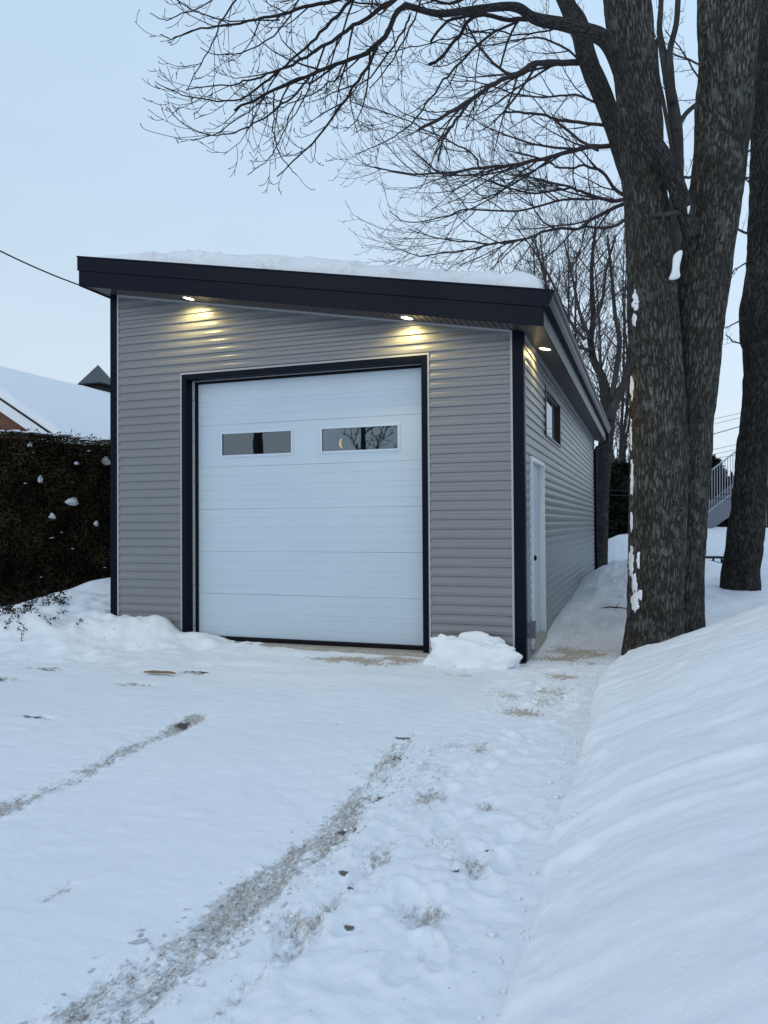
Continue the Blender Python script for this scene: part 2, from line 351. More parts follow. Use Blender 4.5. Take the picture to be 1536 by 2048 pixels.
DARK = [(-4.95, -2.42, .42, .10, .80), (-4.72, -1.86, .22, .045, .72), (-3.25, -3.50, .2, .03, .6), (-3.12, -1.50, .20, .05, .72), (-1.08, -.30, .16, .05, .6), (-3.4, -2.25, .22, .03, .5), (.04, -.12, .1, .05, .5),
        (.03, -5.2, .03, .03, .6), (.56, -4.75, .05, .02, .55), (.47, -5.0, .03, .02, .6), (.20, -5.55, .04, .03, .55), (.10, -5.30, .02, .02, .6), (-.35, -3.15, .10, .05, .6), (-.22, -3.6, .10, .08, .55), (-.17, -4.3, .10, .14, .5), (-.16, -4.75, .1, .1, .5), (-2.06, -3.3, .07, .14, .55), (-2.0, -4.2, .06, .12, .5), (-2.02, -4.9, .06, .1, .5)]
def track1(y): return np.interp(y, [-6.8, -6.37, -5.85, -4.9, -3.9, -3.14], [-.40, -.37, -.29, -.215, -.25, -.33])
def track2(y): return np.interp(y, [-6, -5.1, -4.3, -3.04], [-2.0, -1.985, -1.99, -2.08])
def gauss(x, y, cx, cy, sx, sy): return np.exp(-((x-cx)/sx)**2/2-((y-cy)/sy)**2/2)
def dirt_masks(x, y):
    t1 = np.exp(-(((x-track1(y)+.02*fbm(y*3, 0*y, 5, 2))/(.078+.020*np.clip(-y-3, 0, 4)))**2)**1.25)*sst(-2.75, -3.25, y)
    t1 = np.clip(t1*1.25, 0, 1)*(.45+.26*fbm(x*5+y*1.3, y*2.2, 0, 4)+.20*fbm(x*14, y*6, 3, 3))*(1.08-.13*sst(-5.2, -4.2, y))
    t2 = np.exp(-((x-track2(y)+.03*fbm(y*2, 0*y, 8, 2))/.115)**2)*sst(-2.85, -3.15, y)*(.60+.38*fbm(x*4, y*2.4, 4, 3))
    r = np.maximum(t1, t2); g = np.zeros_like(r)
    t3 = np.exp(-((x-track1(y)-.34)/.07)**2)*sst(-2.7, -3.3, y)*(.24+.40*fbm(x*3, y*2, 9, 3)); r = np.maximum(r, t3)
    r = np.maximum(r, sst(-.25, .0, x)*sst(.80, .6, x)*sst(-.6, -2.0, y)*(.13+.42*np.clip(fbm(x*2.6, y*1.9, 14, 4), 0, 1)))
    for cx, cy, rx, ry, a, ch in DIRT:
        m_ = (a+.20)*np.exp(-(((x-cx)/rx)**2+((y-cy)/ry)**2))*(1+.5*fbm(x*7, y*7, 2, 2))
        if ch: g = np.maximum(g, m_)
        else: r = np.maximum(r, m_)
    b = .55*sst(-.8, .8, y)*sst(-.1, .3, x)*sst(9, 6, y)*sst(2.2, 1.4, x) + .22*gauss(x, y, .3, -1.2, .5, 1)+.2*gauss(x, y, -1.6, -.5, .7, .4)
    al = np.zeros_like(r)
    for cx, cy, rx, ry, a in DARK: al = np.maximum(al, a*np.exp(-(((x-cx)/rx)**2+((y-cy)/ry)**2))*(1+.5*fbm(x*9, y*16, 2, 3)))
    return np.clip(r, 0, 1), np.clip(g, 0, 1), np.clip(b, 0, 1), np.clip(al, 0, 1)
def ground_z(x, y):
    x = np.asarray(x, float); y = np.asarray(y, float)
    z = -.1 + .035*fbm(x*.55, y*.55, 1, 3)
    z = z + .05*sst(-1.5, -4.2, x)*sst(-1.6, -.1, y)*sst(4, 1, y)
    # ---- left of the garage
    z = z + .62*gauss(x, y, -6.55, 1.9, .75, 1.25)+.12*sst(-6.3, -8, x)*sst(-1.5, .5, y)
    z = z + .25*gauss(x, y, -4.85, -.22, .36, .26) + .16*gauss(x, y, -5.5, -.15, .4, .5) + .10*gauss(x, y, -4.45, -.15, .22, .2) + .05*gauss(x, y, -3.98, -.05, .2, .15)
    z = z + .20*gauss(x, y, -6.2, -.6, .35, .18) + .10*gauss(x, y, -7.0, -.2, .6, .4)
    lm = gauss(x, y, -5.6, 0, 1.9, 1.0); z = z + lm*.14*fbm(x*4, y*4, 3, 4)
    z = z + .03*gauss(x, y, -2.6, -.95, .5, .12) + .025*gauss(x, y, -1.2, -1.2, .5, .1) + .02*gauss(x, y, -2.0, -1.4, .4, .1)
    # ---- the cut bank on the right
    xb = .84+.16*sst(-2, 0, y)+.06*fbm(y*1.9, 0*y, 6, 5)+.018*vnoise(y*11, 0*y, 2)
    d = x-xb
    soft = sst(-2.2, -4.5, y)
    pA = np.interp(d, [0, .03, .08, .35, .65, 1.35, 2.6, 5], [0, .20, .26, .35, .47, .74, .95, 1.1])
    pB = np.interp(d, [0, .02, .05, .15, .35, .65, 1.35, 2.6, 5], [0, .055, .075, .14, .28, .43, .74, .95, 1.1])
    bank = pA*(1-soft)+pB*soft
    edge_y = sst(0, 1, (.10+.55*sst(.15, .9, d)-y+.08*fbm(x*3, y*3, 4, 2))/(.62+.75*sst(.15, .9, d)))
    z = z + bank*edge_y
    rip = fbm(x*1.7+y*1.0, y*2.3-x*1.9, 5, 4)
    bm = sst(.1, .7, d)*sst(1.5, -.5, y); brk = np.clip(.35+1.5*fbm(x*1.5+y*.5, y*1.3, 51, 3), 0, 1.1)
    z = z + bm*(.008*rip*brk+.012*fbm(x*6, y*6, 52, 4)+.07*fbm(x*1.1, y*1.1, 8, 3)) - bm*.009*brk*np.abs(fbm(x*6.5+y*2.0, y*6.0-x*4.5, 15, 4)) + bm*.012*np.clip(fbm(x*3, y*3, 33, 2)*6, 0, 1)
    z = z + .030*sst(.0, .05, d)*sst(.45, .08, d)*fbm(x*9, y*7, 2, 4)*edge_y
    # ---- right of and behind the trunk
    back = sst(-.6, .8, y)*sst(1.35, 2.0, x)
    z = z + back*(.10+.028*np.clip(y, 0, 8)+.06*fbm(x*.8, y*.8, 12, 3)) + .15*gauss(x, y, 1.98, 1.35, .22, .3)
    # ---- side path and the drift along the wall
    pz = sst(1.4, 7.2, y)*.50*sst(-.6, .2, x)
    z = z + pz*(.86+.14*sst(6, 8, y))*(1-.30*sst(.5, 0, x))*(1-.35*sst(1.2, 2.6, x))
    z = z + .30*gauss(x, y, 1.35, 7.6, .8, .6)-.30*gauss(x, y, .15, 11.0, .5, 1.3)
    z = z + .10*gauss(x, y, .12, 2.9, .2, 1.1)
    z = z + sst(-.3, .5, x)*sst(.5, 2, y)*(.05*fbm(x*2.2, y*2.2, 7, 4)-.03*np.abs(fbm(x*4, y*3, 17, 3)))
        # ---- back yard and the far bank
    z = z + sst(8, 10, y)*.10 + sst(13.2, 15.4, y)*.54 + .06*sst(8, 10, y)*fbm(x*.7, y*.7, 21, 3)*sst(40, 16, y)
    # ---- ruts, footprints and ripples on the packed snow
    pk = sst(.4, -.3, y)*sst(.05, -.1, d)*sst(-9, -6, x)
    z = z + pk*(.017*fbm(x*2.4, y*1.5, 30, 4) - .010*np.abs(fbm(x*5, y*7, 31, 3))+.008*np.clip(fbm(x*1.1, y*1.3, 61, 2)*3, 0, 1)*fbm(x*12, y*8, 62, 3))
    r, g, b, al_ = dirt_masks(x, y)
    z = z - .030*r*pk + r*pk*.052*fbm(x*26, y*17, 40, 3) + pk*.018*np.exp(-((x-track1(y)-.2)/.04)**2)*sst(-2.9, -3.4, y)
    z = z + pk*sst(-.15, .1, x)*.018*fbm(x*11, y*9, 44, 4)
    for fx, fy, a, s in FOOT:
        ca, sa = math.cos(a), math.sin(a); u_ = (x-fx)*ca+(y-fy)*sa; v_ = -(x-fx)*sa+(y-fy)*ca
        q = (u_/(.055*s))**2+(v_/(.14*s))**2
        z = z + pk*(-.017*np.exp(-q**2) + .010*np.exp(-((q-1.5)/.5)**2)+.005*np.exp(-q)*fbm(x*40, y*40, 3, 2))
    # ---- drop below the garage floor
    ins = sst(GX0, GX0+.08, x)*sst(GX1-.03, GX1-.10, x)*sst(.12, .2, y)*sst(11.15, 11.05, y)
    z = z*(1-ins)+(-.35)*ins
    return z
def seg(a, b, st): return np.linspace(a, b, max(2, int(round(abs(b-a)/st))+1))[:-1]
xs = np.concatenate([-np.geomspace(400, 13, 16)[:-1], seg(-13, -8, .12), seg(-8, -5.6, .05), seg(-5.6, -2.3, .03), seg(-2.3, -1.75, .015), seg(-1.75, -.7, .025), seg(-.7, .1, .0085),
                     seg(.1, 1.0, .012), seg(1.0, 2.4, .02), seg(2.4, 6, .07), seg(6, 20, .4), np.geomspace(20, 400, 18)])
ys = np.concatenate([-np.geomspace(400, 9, 16)[:-1], seg(-9, -7, .08), seg(-7, -4, .0105), seg(-4, -1, .015), seg(-1, 2.5, .028), seg(2.5, 9, .07), seg(9, 20, .15), np.geomspace(20, 600, 20)])
X, Y = np.meshgrid(xs, ys, indexing='ij')
Z = ground_z(X, Y)
r_, g_, b_, a4_ = dirt_masks(X, Y)
V = np.stack([X, Y, Z], -1).reshape(-1, 3); A = np.stack([r_, g_, b_, a4_], -1).reshape(-1, 4)
tag(quads('snow_ground', V, grid_q(len(xs), len(ys)), M_snowd, smooth=True, attr=A), kind='structure')
def gz(x, y):
    i = min(max(int(np.searchsorted(xs, x))-1, 0), len(xs)-2); j = min(max(int(np.searchsorted(ys, y))-1, 0), len(ys)-2)
    a = (x-xs[i])/(xs[i+1]-xs[i]); b_ = (y-ys[j])/(ys[j+1]-ys[j])
    return float(Z[i, j]*(1-a)*(1-b_)+Z[i+1, j]*a*(1-b_)+Z[i, j+1]*(1-a)*b_+Z[i+1, j+1]*a*b_)

# slush crumbs along the wheel track (nobody could count them)
V = []; Fq = []
for i in range(1250):
    if i < 900:
        y = -6.75+random.random()**2.2*3.3; x = float(track1(np.array([y]))[0])+random.gauss(0, .06+.012*max(0, -y-3)); s = random.uniform(.003, .009)*(1+1.5*(y < -5.5)*random.random()**3)
    elif i < 1040:
        y = -5.4+random.random()*2.4; x = float(track2(np.array([y]))[0])+random.gauss(0, .035); s = random.uniform(.003, .009)
    else:
        y = -6.6+random.random()*5.6; x = random.gauss(.38, .24); s = random.uniform(.002, .005)
    z = gz(x, y); a = random.random()*6.28; n = len(V)
    e1, e2, e3 = s*random.uniform(1, 2.2), s*random.uniform(.6, 1.2), s*random.uniform(.3, .6)
    for (p, q, t_) in ((1, 0, 0), (-1, 0, 0), (0, 1, 0), (0, -1, 0), (.1, .1, 1), (0, 0, -1), (.7, .6, .5), (-.6, -.7, .5)):
        u_, v_ = p*e1*random.uniform(.7, 1.2), q*e2*random.uniform(.7, 1.2)
        V.append((x+u_*math.cos(a)-v_*math.sin(a), y+u_*math.sin(a)+v_*math.cos(a), z+e3*.15+t_*e3))
    for f in ((0, 6, 4), (6, 2, 4), (2, 1, 4), (1, 7, 4), (7, 3, 4), (3, 0, 4), (0, 5, 6), (6, 5, 2), (2, 5, 1), (1, 5, 7), (7, 5, 3), (3, 5, 0)): Fq.append(tuple(n+k for k in f))
tag(quads('slush_crumbs', V, Fq, M_slush), 'grey crumbs of slush churned up along the wheel ruts', 'slush', kind='stuff')

V = []; Fq = []
for i in range(420):
    k = random.random()
    if k < .40: y = random.uniform(-6.6, .3); x = .80+random.gauss(0, .05)
    elif k < .75: y = random.uniform(-6.5, -3.0); x = float(track1(np.array([y]))[0])+random.gauss(.16, .06)
    elif k < .88: y = random.uniform(-.75, -.42); x = random.uniform(-1.1, .1)
    else: y = random.uniform(-.8, -.2); x = random.uniform(-5.4, -4.2)
    s_ = random.uniform(.004, .012)*(1+1.6*random.random()**5); z = gz(x, y); n = len(V)
    for (p, q, t_) in ((1, 0, 0), (-1, 0, 0), (0, 1, 0), (0, -1, 0), (.1, .1, .9), (0, 0, -1), (.7, .6, .5), (-.6, -.7, .5)):
        V.append((x+p*s_*random.uniform(.8, 1.5), y+q*s_*random.uniform(.8, 1.3), z+s_*.2+t_*s_*.8))
    for f in ((0, 6, 4), (6, 2, 4), (2, 1, 4), (1, 7, 4), (7, 3, 4), (3, 0, 4), (0, 5, 6), (6, 5, 2), (2, 5, 1), (1, 5, 7), (7, 5, 3), (3, 5, 0)): Fq.append(tuple(n+k_ for k_ in f))
tag(quads('snow_crumbs', V, Fq, M_snow, smooth=True), 'loose white crumbs of snow along the foot of the bank and ruts', 'snow', kind='stuff')

# ------------------------------------------------------------------ snow lumps (separate piles)
def lump(name, cx, cy, sx, sy, sz, topn, seed, zb, nu=90, nv=46, flat=.35, rot=0, amp=.12, parent=None, matl=M_snow):
    u_ = np.linspace(0, 2*np.pi, nu+1)[:-1]; v_ = np.linspace(0, 1, nv)
    U, Vv = np.meshgrid(u_, v_, indexing='ij')
    ph = Vv*np.pi/2
    ex = flat
    cr_ = np.cos(ph)**ex; sr = np.sin(ph)**.8
    cu, su = np.cos(U), np.sin(U)
    dx = np.sign(cu)*np.abs(cu)**.75; dy = np.sign(su)*np.abs(su)**.75
    nx, ny, nz_ = dx*cr_, dy*cr_, sr
    dd = 1+amp*fbm(nx*2+seed, ny*2, nz_*2.4, 4)*2+amp*.35*fbm(nx*7+seed, ny*7, nz_*7, 3)
    x = nx*sx*dd; y = ny*sy*dd; z = nz_*sz*(1+topn*fbm(nx*2.2+seed, ny*2.2, 0, 3))*dd
    x[:, -1] = x[:, -1].mean(); y[:, -1] = y[:, -1].mean(); z[:, -1] = z[:, -1].mean()
    c_, s_ = math.cos(rot), math.sin(rot)
    P = np.stack([cx+x*c_-y*s_, cy+x*s_+y*c_, zb+z], -1).reshape(-1, 3)
    a = np.arange(nu*nv).reshape(nu, nv); b = np.roll(a, -1, 0)
    Q = np.stack([a[:, :-1], b[:, :-1], b[:, 1:], a[:, 1:]], -1).reshape(-1, 4)
    return quads(name, P, Q, matl, parent, True)
tag(lump('snow_pile', -.52, -.25, .50, .19, .285, .30, 5.1, -.12, amp=.15), 'knee-high lump of shovelled snow against the siding right of the big door', 'snow pile')

# ------------------------------------------------------------------ garage
PITCHC = .105
def zs(x): return 3.4675-.18*x        # soffit line
G = tag(empty('garage', (-2.68, 0, -.1)), 'grey vinyl-sided garage with a sloping roof, navy trim and a tall white overhead door', 'garage')
SPROF = [(.0, .0125), (.003, .0175), (.010, .0185), (.040, .0175), (.049, .0155), (.056, .0125), (.064, .0085), (.072, .0062), (.085, .0045), (.1035, .0030)]
def siding_into(acc, axis, a0, a1, z0, ztop, step=.12, seed=0, prof=SPROF, pitch=PITCHC, base=-.14, wav=.0016, plane=0.0, sign=-1):
    """horizontal courses between a0 and a1; sign is the outward direction; clamps to [z0, ztop(a)]"""
    V, Q, n0 = acc
    na = max(2, int((a1-a0)/step)+1); aa = np.linspace(a0, a1, na)
    zt = np.array([ztop(a) for a in aa]); k0 = int(math.floor((z0-base)/pitch)); k1 = int(math.ceil((zt.max()-base)/pitch))
    rows = []
    for k in range(k0, k1):
        for dz, o in prof:
            zz = base+k*pitch+dz
            o_ = o + wav*fbm(aa*.9+seed, aa*0+k*.37, seed, 3)+wav*.6*vnoise(aa*2.7, k*3.1)
            z_ = np.clip(zz+.0012*vnoise(aa*1.3, k*1.7), z0, zt)
            rows.append((o_, z_))
    O = np.array([r[0] for r in rows]).T; ZZ = np.array([r[1] for r in rows]).T
    AA = np.repeat(aa[:, None], O.shape[1], 1)
    P = np.stack([AA, plane+sign*O, ZZ] if axis == 0 else [plane+sign*O, AA, ZZ], -1).reshape(-1, 3)
    q = grid_q(*O.shape)
    # drop collapsed faces
    zq = P[q][:, :, 2]; keep = (zq.max(1)-zq.min(1)) > 1e-5
    V.append(P); Q.append(q[keep]+n0[0]); n0[0] += len(P)
def finish(acc, name, m, parent, smooth=False):
    return quads(name, np.concatenate(acc[0]), np.concatenate(acc[1]), m, parent, smooth)
DXL, DXR, DT = -4.22, -1.115, 3.235      # opening
CAS = .058
acc = ([], [], [0])
cl, cr_x = DXL-CAS-.018, DXR+CAS+.018
siding_into(acc, 0, -5.25, cl, -.12, zs, seed=1)
siding_into(acc, 0, cr_x, -.115, -.12, zs, seed=2)
siding_into(acc, 0, cl, cr_x, DT+CAS+.018, zs, seed=3)
finish(acc, 'front_siding', M_siding, G)
SWY = (1.84, 3.49, 2.555, 3.16)     # side window y0 y1 z0 z1
SDY = (.42, 1.50, 2.15)             # side door
acc = ([], [], [0]); top0 = lambda a: 3.462
for a0, a1, z0, zt in ((.03, SDY[0]-.012, -.12, top0), (SDY[0]-.012, SDY[1]+.012, SDY[2]+.012, top0), (SDY[1]+.012, SWY[0]-.03, -.12, top0),
                       (SWY[0]-.03, SWY[1]+.03, -.12, lambda a: SWY[2]-.03), (SWY[0]-.03, SWY[1]+.03, SWY[3]+.03, top0), (SWY[1]+.03, 11.12, -.12, top0)):
    siding_into(acc, 1, a0, a1, z0, zt, seed=7, sign=1, wav=.0022, step=.15)
finish(acc, 'side_siding', M_siding, G)
# structural walls behind the siding
b = MB(); b.hexa([(-5.36, .001, -.15), (DXL, .001, -.15), (DXL, .16, -.15), (-5.36, .16, -.15), (-5.36, .001, zs(-5.36)), (DXL, .001, zs(DXL)), (DXL, .16, zs(DXL)), (-5.36, .16, zs(-5.36))])
b.hexa([(DXR, .001, -.15), (-.001, .001, -.15), (-.001, .16, -.15), (DXR, .16, -.15), (DXR, .001, zs(DXR)), (-.001, .001, zs(0)), (-.001, .16, zs(0)), (DXR, .16, zs(DXR))])
b.hexa([(DXL, .001, DT), (DXR, .001, DT), (DXR, .16, DT), (DXL, .16, DT), (DXL, .001, zs(DXL)), (DXR, .001, zs(DXR)), (DXR, .16, zs(DXR)), (DXL, .16, zs(DXL))])
b.build('front_wall', M_dark, G)
b = MB()
for y0, y1, z0, z1 in ((.16, SDY[0], -.15, 3.46), (SDY[0], SDY[1], SDY[2], 3.46), (SDY[1], SWY[0], -.15, 3.46), (SWY[0], SWY[1], -.15, SWY[2]), (SWY[0], SWY[1], SWY[3], 3.46), (SWY[1], 11.12, -.15, 3.46)):
    b.box(-.14, -.001, y0, y1, z0, z1)
b.build('side_wall', M_dark, G)
MB().box(-5.36, -5.22, .161, 11.12, -.15, 4.43).build('left_wall', M_siding, G)
MB().hexa([(-5.36, 11.121, -.15), (-.001, 11.121, -.15), (-.001, 11.26, -.15), (-5.36, 11.26, -.15), (-5.36, 11.121, zs(-5.36)), (-.001, 11.121, zs(0)), (-.001, 11.26, zs(0)), (-5.36, 11.26, zs(-5.36))]).build('rear_wall', M_siding, G)
MB().box(-4.35, -1.0, -.045, .16, -.3, -.055).box(-5.35, -.01, .161, 11.1, -.3, -.056).build('foundation_slab', M_conc, G)
# corner trims
def lcorner(x, y, dx, dy, z0, z1f, wdt=.108, th=.022):
    c = MB()
    xa, xb = sorted((x, x+dx*wdt)); ztx = z1f
    c.hexa([(xa, y-th, z0), (xb, y-th, z0), (xb, y+.0, z0), (xa, y+.0, z0), (xa, y-th, zs(xa)), (xb, y-th, zs(xb)), (xb, y, zs(xb)), (xa, y, zs(xa))])
    return c
lcorner(-5.372, 0, 1, 0, -.1, 0).build('corner_trim', M_navy, G, bevel=.003)
c = lcorner(.022, 0, -1, 0, -.1, 0, .122); c.box(.0, .022, .0, .105, -.1, 3.463); c.build('corner_trim', M_navy, G, bevel=.003)
MB().box(-.05, .024, 11.12, 11.285, -.1, 3.462).build('corner_trim', M_navy, G)
# light j-channels
b = MB()
for x0, x1 in ((-5.264, -5.242), (-.122, -.100)):
    b.hexa([(x0, -.021, -.1), (x1, -.021, -.1), (x1, .0, -.1), (x0, .0, -.1), (x0, -.021, zs(x0)-.002), (x1, -.021, zs(x1)-.002), (x1, 0, zs(x1)-.002), (x0, 0, zs(x0)-.002)])
o = .018
b.box(cl-.004, cl+o-.001, -.021, 0, -.1, DT+CAS+o+.004); b.box(cr_x-o+.001, cr_x+.004, -.021, 0, -.1, DT+CAS+o+.004)
b.box(cl+o, cr_x-o, -.021, 0, DT+CAS+.001, DT+CAS+o+.004)
b.box(0, .021, .106, .124, -.1, 3.461)
b.hexa([(-5.24, -.024, zs(-5.24)-.024), (-.124, -.024, zs(-.124)-.024), (-.124, -.001, zs(-.124)-.024), (-5.24, -.001, zs(-5.24)-.024), (-5.24, -.024, zs(-5.24)-.001), (-.124, -.024, zs(-.124)-.001), (-.124, -.001, zs(-.124)-.001), (-5.24, -.001, zs(-5.24)-.001)])
b.box(0, .026, .13, 11.1, 3.425, 3.4605)
b.build('siding_channel', M_jch, G)
# door casing with deep reveal
b = MB()
b.box(DXL-CAS, DXL, -.026, .0, -.1, DT+CAS); b.box(DXR, DXR+CAS, -.026, .0, -.1, DT+CAS); b.box(DXL, DXR, -.026, .0, DT, DT+CAS)
b.box(DXL-.001, DXL+.012, -.024, .155, -.1, DT-.012); b.box(DXR-.012, DXR+.001, -.024, .155, -.1, DT-.012); b.box(DXL+.013, DXR-.013, -.024, .155, DT-.012, DT+.001)
b.build('door_casing', M_navy, G, bevel=.002)
# overhead door
OD = empty('overhead_door', (0, 0, 0)); OD.parent = G; OD.location = (0, 0, 0)
DL, DR, DB, DTT, DY = -4.150, -1.165, -.005, 3.19, .158
seal = MB(); seal.box(DL-.026, DL-.002, .118, .15, DB, DTT+.026); seal.box(DR+.002, DR+.022, .118, .15, DB, DTT+.026); seal.box(DL-.001, DR+.001, .118, .15, DTT+.003, DTT+.026)
seal.box(DL-.02, DR+.02, .112, .19, DB-.045, DB-.001)
seal.build('weather_seal', M_rubber, OD)
al = MB(); al.box(DXL+.013, DL-.027, .108, .14, DB-.05, DTT+.03); al.box(DXL+.013, DXR-.013, .105, .138, DTT+.027, DT-.013)
al.build('stop_strip', M_alu, OD)
for k in range(12): MB().tube([(DXL+.033, .109, .12+k*.26), (DXL+.033, .103, .12+k*.26)], .006, 8).build('screw_head', M_black, OD)
for k in range(9): MB().tube([(DXL+.2+k*.34, .106, DT-.028), (DXL+.2+k*.34, .1, DT-.028)], .006, 8).build('screw_head', M_black, OD)
SH = (DTT-DB)/6
DPROF = [(0, -.0022), (.0012, -.0022), (.003, .0), (.105, .0), (.108, -.0025), (.112, -.0025), (.115, 0), (.232, 0), (.235, -.0025), (.239, -.0025), (.242, 0),
         (.290, 0), (.293, -.0025), (.297, -.0025), (.300, 0), (.415, 0), (.418, -.0025), (.422, -.0025), (.425, 0), (SH-.003, .0), (SH-.0012, -.0022)]
WIN = [(-3.80, -2.835), (-2.425, -1.465)]; WZ = (2.268, 2.538)
for k in range(6):
    z0 = DB+k*SH; z1 = z0+SH
    acc = ([], [], [0])
    kw = dict(prof=DPROF if k != 4 else [DPROF[0], DPROF[1], DPROF[2], DPROF[-2], DPROF[-1]], pitch=SH, base=DB, wav=.0006, plane=DY, step=.1)
    if k != 4:
        siding_into(acc, 0, DL, DR, z0+1e-6, lambda a: z1-1e-6, seed=k, **kw)
    else:
        ex = [DL, WIN[0][0], WIN[0][1], WIN[1][0], WIN[1][1], DR]
        for i in range(5):
            if i in (0, 2, 4): siding_into(acc, 0, ex[i], ex[i+1], z0+1e-6, lambda a: z1-1e-6, seed=k, **kw)
            else:
                siding_into(acc, 0, ex[i], ex[i+1], z0+1e-6, lambda a: WZ[0], seed=k, **kw); siding_into(acc, 0, ex[i], ex[i+1], WZ[1], lambda a: z1-1e-6, seed=k, **kw)
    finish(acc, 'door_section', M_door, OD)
MB().box(DL+.002, DR-.002, DY+.012, DY+.03, DB, WZ[0]).box(DL+.002, DR-.002, DY+.012, DY+.03, WZ[1], DTT).box(WIN[0][1], WIN[1][0], DY+.012, DY+.03, WZ[0], WZ[1]).box(DL+.002, WIN[0][0], DY+.012, DY+.03, WZ[0], WZ[1]).box(WIN[1][1], DR-.002, DY+.012, DY+.03, WZ[0], WZ[1]).build('door_back', M_dark, OD)
for i, (x0, x1) in enumerate(WIN):
    f = MB(); z0, z1 = WZ; e = .031; y0 = DY-.013; y1 = DY+.02
    for (e_, ya) in ((e, y0+.006), (e*.55, y0)):
        f.box(x0-e_, x0+.002, ya, y1, z0-e_, z1+e_); f.box(x1-.002, x1+e_, ya, y1, z0-e_, z1+e_)
        f.box(x0+.002, x1-.002, ya, y1-.001, z0-e_, z0+.001); f.box(x0+.002, x1-.002, ya, y1-.001, z1-.001, z1+e_)
    f.build('window_frame', M_wframe, OD, bevel=.002)
    MB().box(x0+.001, x1-.001, DY+.004, DY+.008, z0, z1).build('window_pane', M_glass, OD)
MB().box(DR-.10, DR-.012, DY-.016, DY-.001, DB-.03, DB-.004).build('door_bracket', mat('red_tab', (.22, .03, .02), .5), OD)

# side window
SW = empty('side_window', (0, 0, 0)); SW.parent = G
y0, y1, z0, z1 = SWY; b = MB(); e = .038
b.box(0, .034, y0-.03, y0+e-.03, z0-.03, z1+.03); b.box(0, .034, y1+.03-e, y1+.03, z0-.03, z1+.03)
b.box(0, .033, y0+e-.03, y1+.03-e, z0-.03, z0-.03+e); b.box(0, .033, y0+e-.03, y1+.03-e, z1+.03-e, z1+.03)
b.box(-.06, .0, y0+.001, y0+.03, z0, z1); b.box(-.06, 0, y1-.03, y1-.001, z0, z1); b.box(-.06, .0, y0+.03, y1-.03, z0, z0+.03); b.box(-.06, 0, y0+.03, y1-.03, z1-.03, z1)
b.box(-.05, .006, (y0+y1)/2+.12, (y0+y1)/2+.15, z0+.03, z1-.03)
b.build('window_frame', M_bronze, SW, bevel=.003)
MB().box(-.006, -.002, y0+.03, (y0+y1)/2+.12, z0+.03, z1-.03).build('window_pane', M_glass2, SW)
MB().box(-.022, -.019, (y0+y1)/2+.15, y1-.03, z0+.03, z1-.03).build('window_screen', M_screen, SW)
# side door
SD = empty('side_door', (0, 0, 0)); SD.parent = G
y0, y1, zt = SDY; b = MB()
b.box(-.03, .044, y0, y0+.05, -.03, zt); b.box(-.03, .044, y1-.05, y1, -.03, zt); b.box(-.03, .043, y0+.05, y1-.05, zt-.05, zt)
b.build('door_frame', M_white, SD, bevel=.003)
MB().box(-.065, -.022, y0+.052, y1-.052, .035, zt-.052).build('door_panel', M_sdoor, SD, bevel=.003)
b = MB(); yl = y0+.16
b.box(-.022, -.012, yl-.035, yl+.035, .92, 1.06); b.tube([(-.02, yl, .99), (.045, yl, .99)], .02, 14); b.tube([(.028, yl, .99), (.03, yl, .99), (.05, yl, .99), (.062, yl, .99)], [.022, .030, .032, .012], 16)
b.tube([(-.022, yl, 1.0), (.0, yl, 1.0)], .033, 16)
b.build('door_handle', M_black, SD)
b = MB(); b.tube([(-.022, yl-.03, 1.13), (-.006, yl-.03, 1.13)], .028, 16); b.build('deadbolt', M_alu, SD)
MB().box(-.06, .055, y0+.002, y1-.002, -.052, -.03).box(-.06, .06, y0+.03, y1-.03, -.029, .034).build('threshold', M_conc, SD)
b = MB(); b.box(.012, .075, .235, .335, .12, .30); b.box(.075, .082, .228, .342, .112, .308); b.build('outlet_box', M_grey, G, bevel=.004)

# soffit with ribs, roof, fascia, gutter
SX0, SX1, SY0, SY1 = -5.53, .275, -.392, 11.65
def ribs(acc, a0, a1, b0, b1, axis, pitch):
    n = int((a1-a0)/pitch); P = []; prev = []
    us = []; hs = []
    for k in range(n+1):
        s = a0+k*pitch
        for du, h in ((0, 0), (.012, 0), (.016, .010), (.024, .010), (.028, 0)):
            if s+du < a1: us.append(s+du); hs.append(h)
    us.append(a1); hs.append(0)
    us = np.array(us); hs = np.array(hs)
    for bb_ in (b0, b1):
        x = us if axis == 0 else np.full_like(us, bb_); y = np.full_like(us, bb_) if axis == 0 else us
        P.append(np.stack([x, y, 3.4675-.18*x+hs], -1))
    V_, Q_, n0 = acc; P = np.array(P); q = grid_q(2, len(us)); V_.append(P.reshape(-1, 3)); Q_.append(q+n0[0]); n0[0] += P.shape[0]*P.shape[1]
acc = ([], [], [0])
ribs(acc, SX0, .0, SY0, 0, 0, .075)
ribs(acc, SY0, SY1, 0.0, SX1, 1, .05)
ribs(acc, 0.0, SY1, SX0, -5.36, 1, .05)
ribs(acc, -5.36, 0, 11.26, SY1, 0, .075)
finish(acc, 'soffit', M_soffit, G)
b = MB()
def slab(x0, x1, y0, y1, h0, h1): b.hexa([(x0, y0, zs(x0)+h0), (x1, y0, zs(x1)+h0), (x1, y1, zs(x1)+h0), (x0, y1, zs(x0)+h0), (x0, y0, zs(x0)+h1), (x1, y0, zs(x1)+h1), (x1, y1, zs(x1)+h1), (x0, y1, zs(x0)+h1)])
slab(SX0+.01, SX1-.01, SY0+.01, SY1-.01, .03, .352)
b.build('roof', M_black, G)
b = MB(); slab(-5.545, SX1+.012, -.405, SY0, -.018, .178); slab(-5.560, .345, -.418, SY0, .178, .345); slab(-5.566, .352, -.424, SY0+.05, .345, .364)
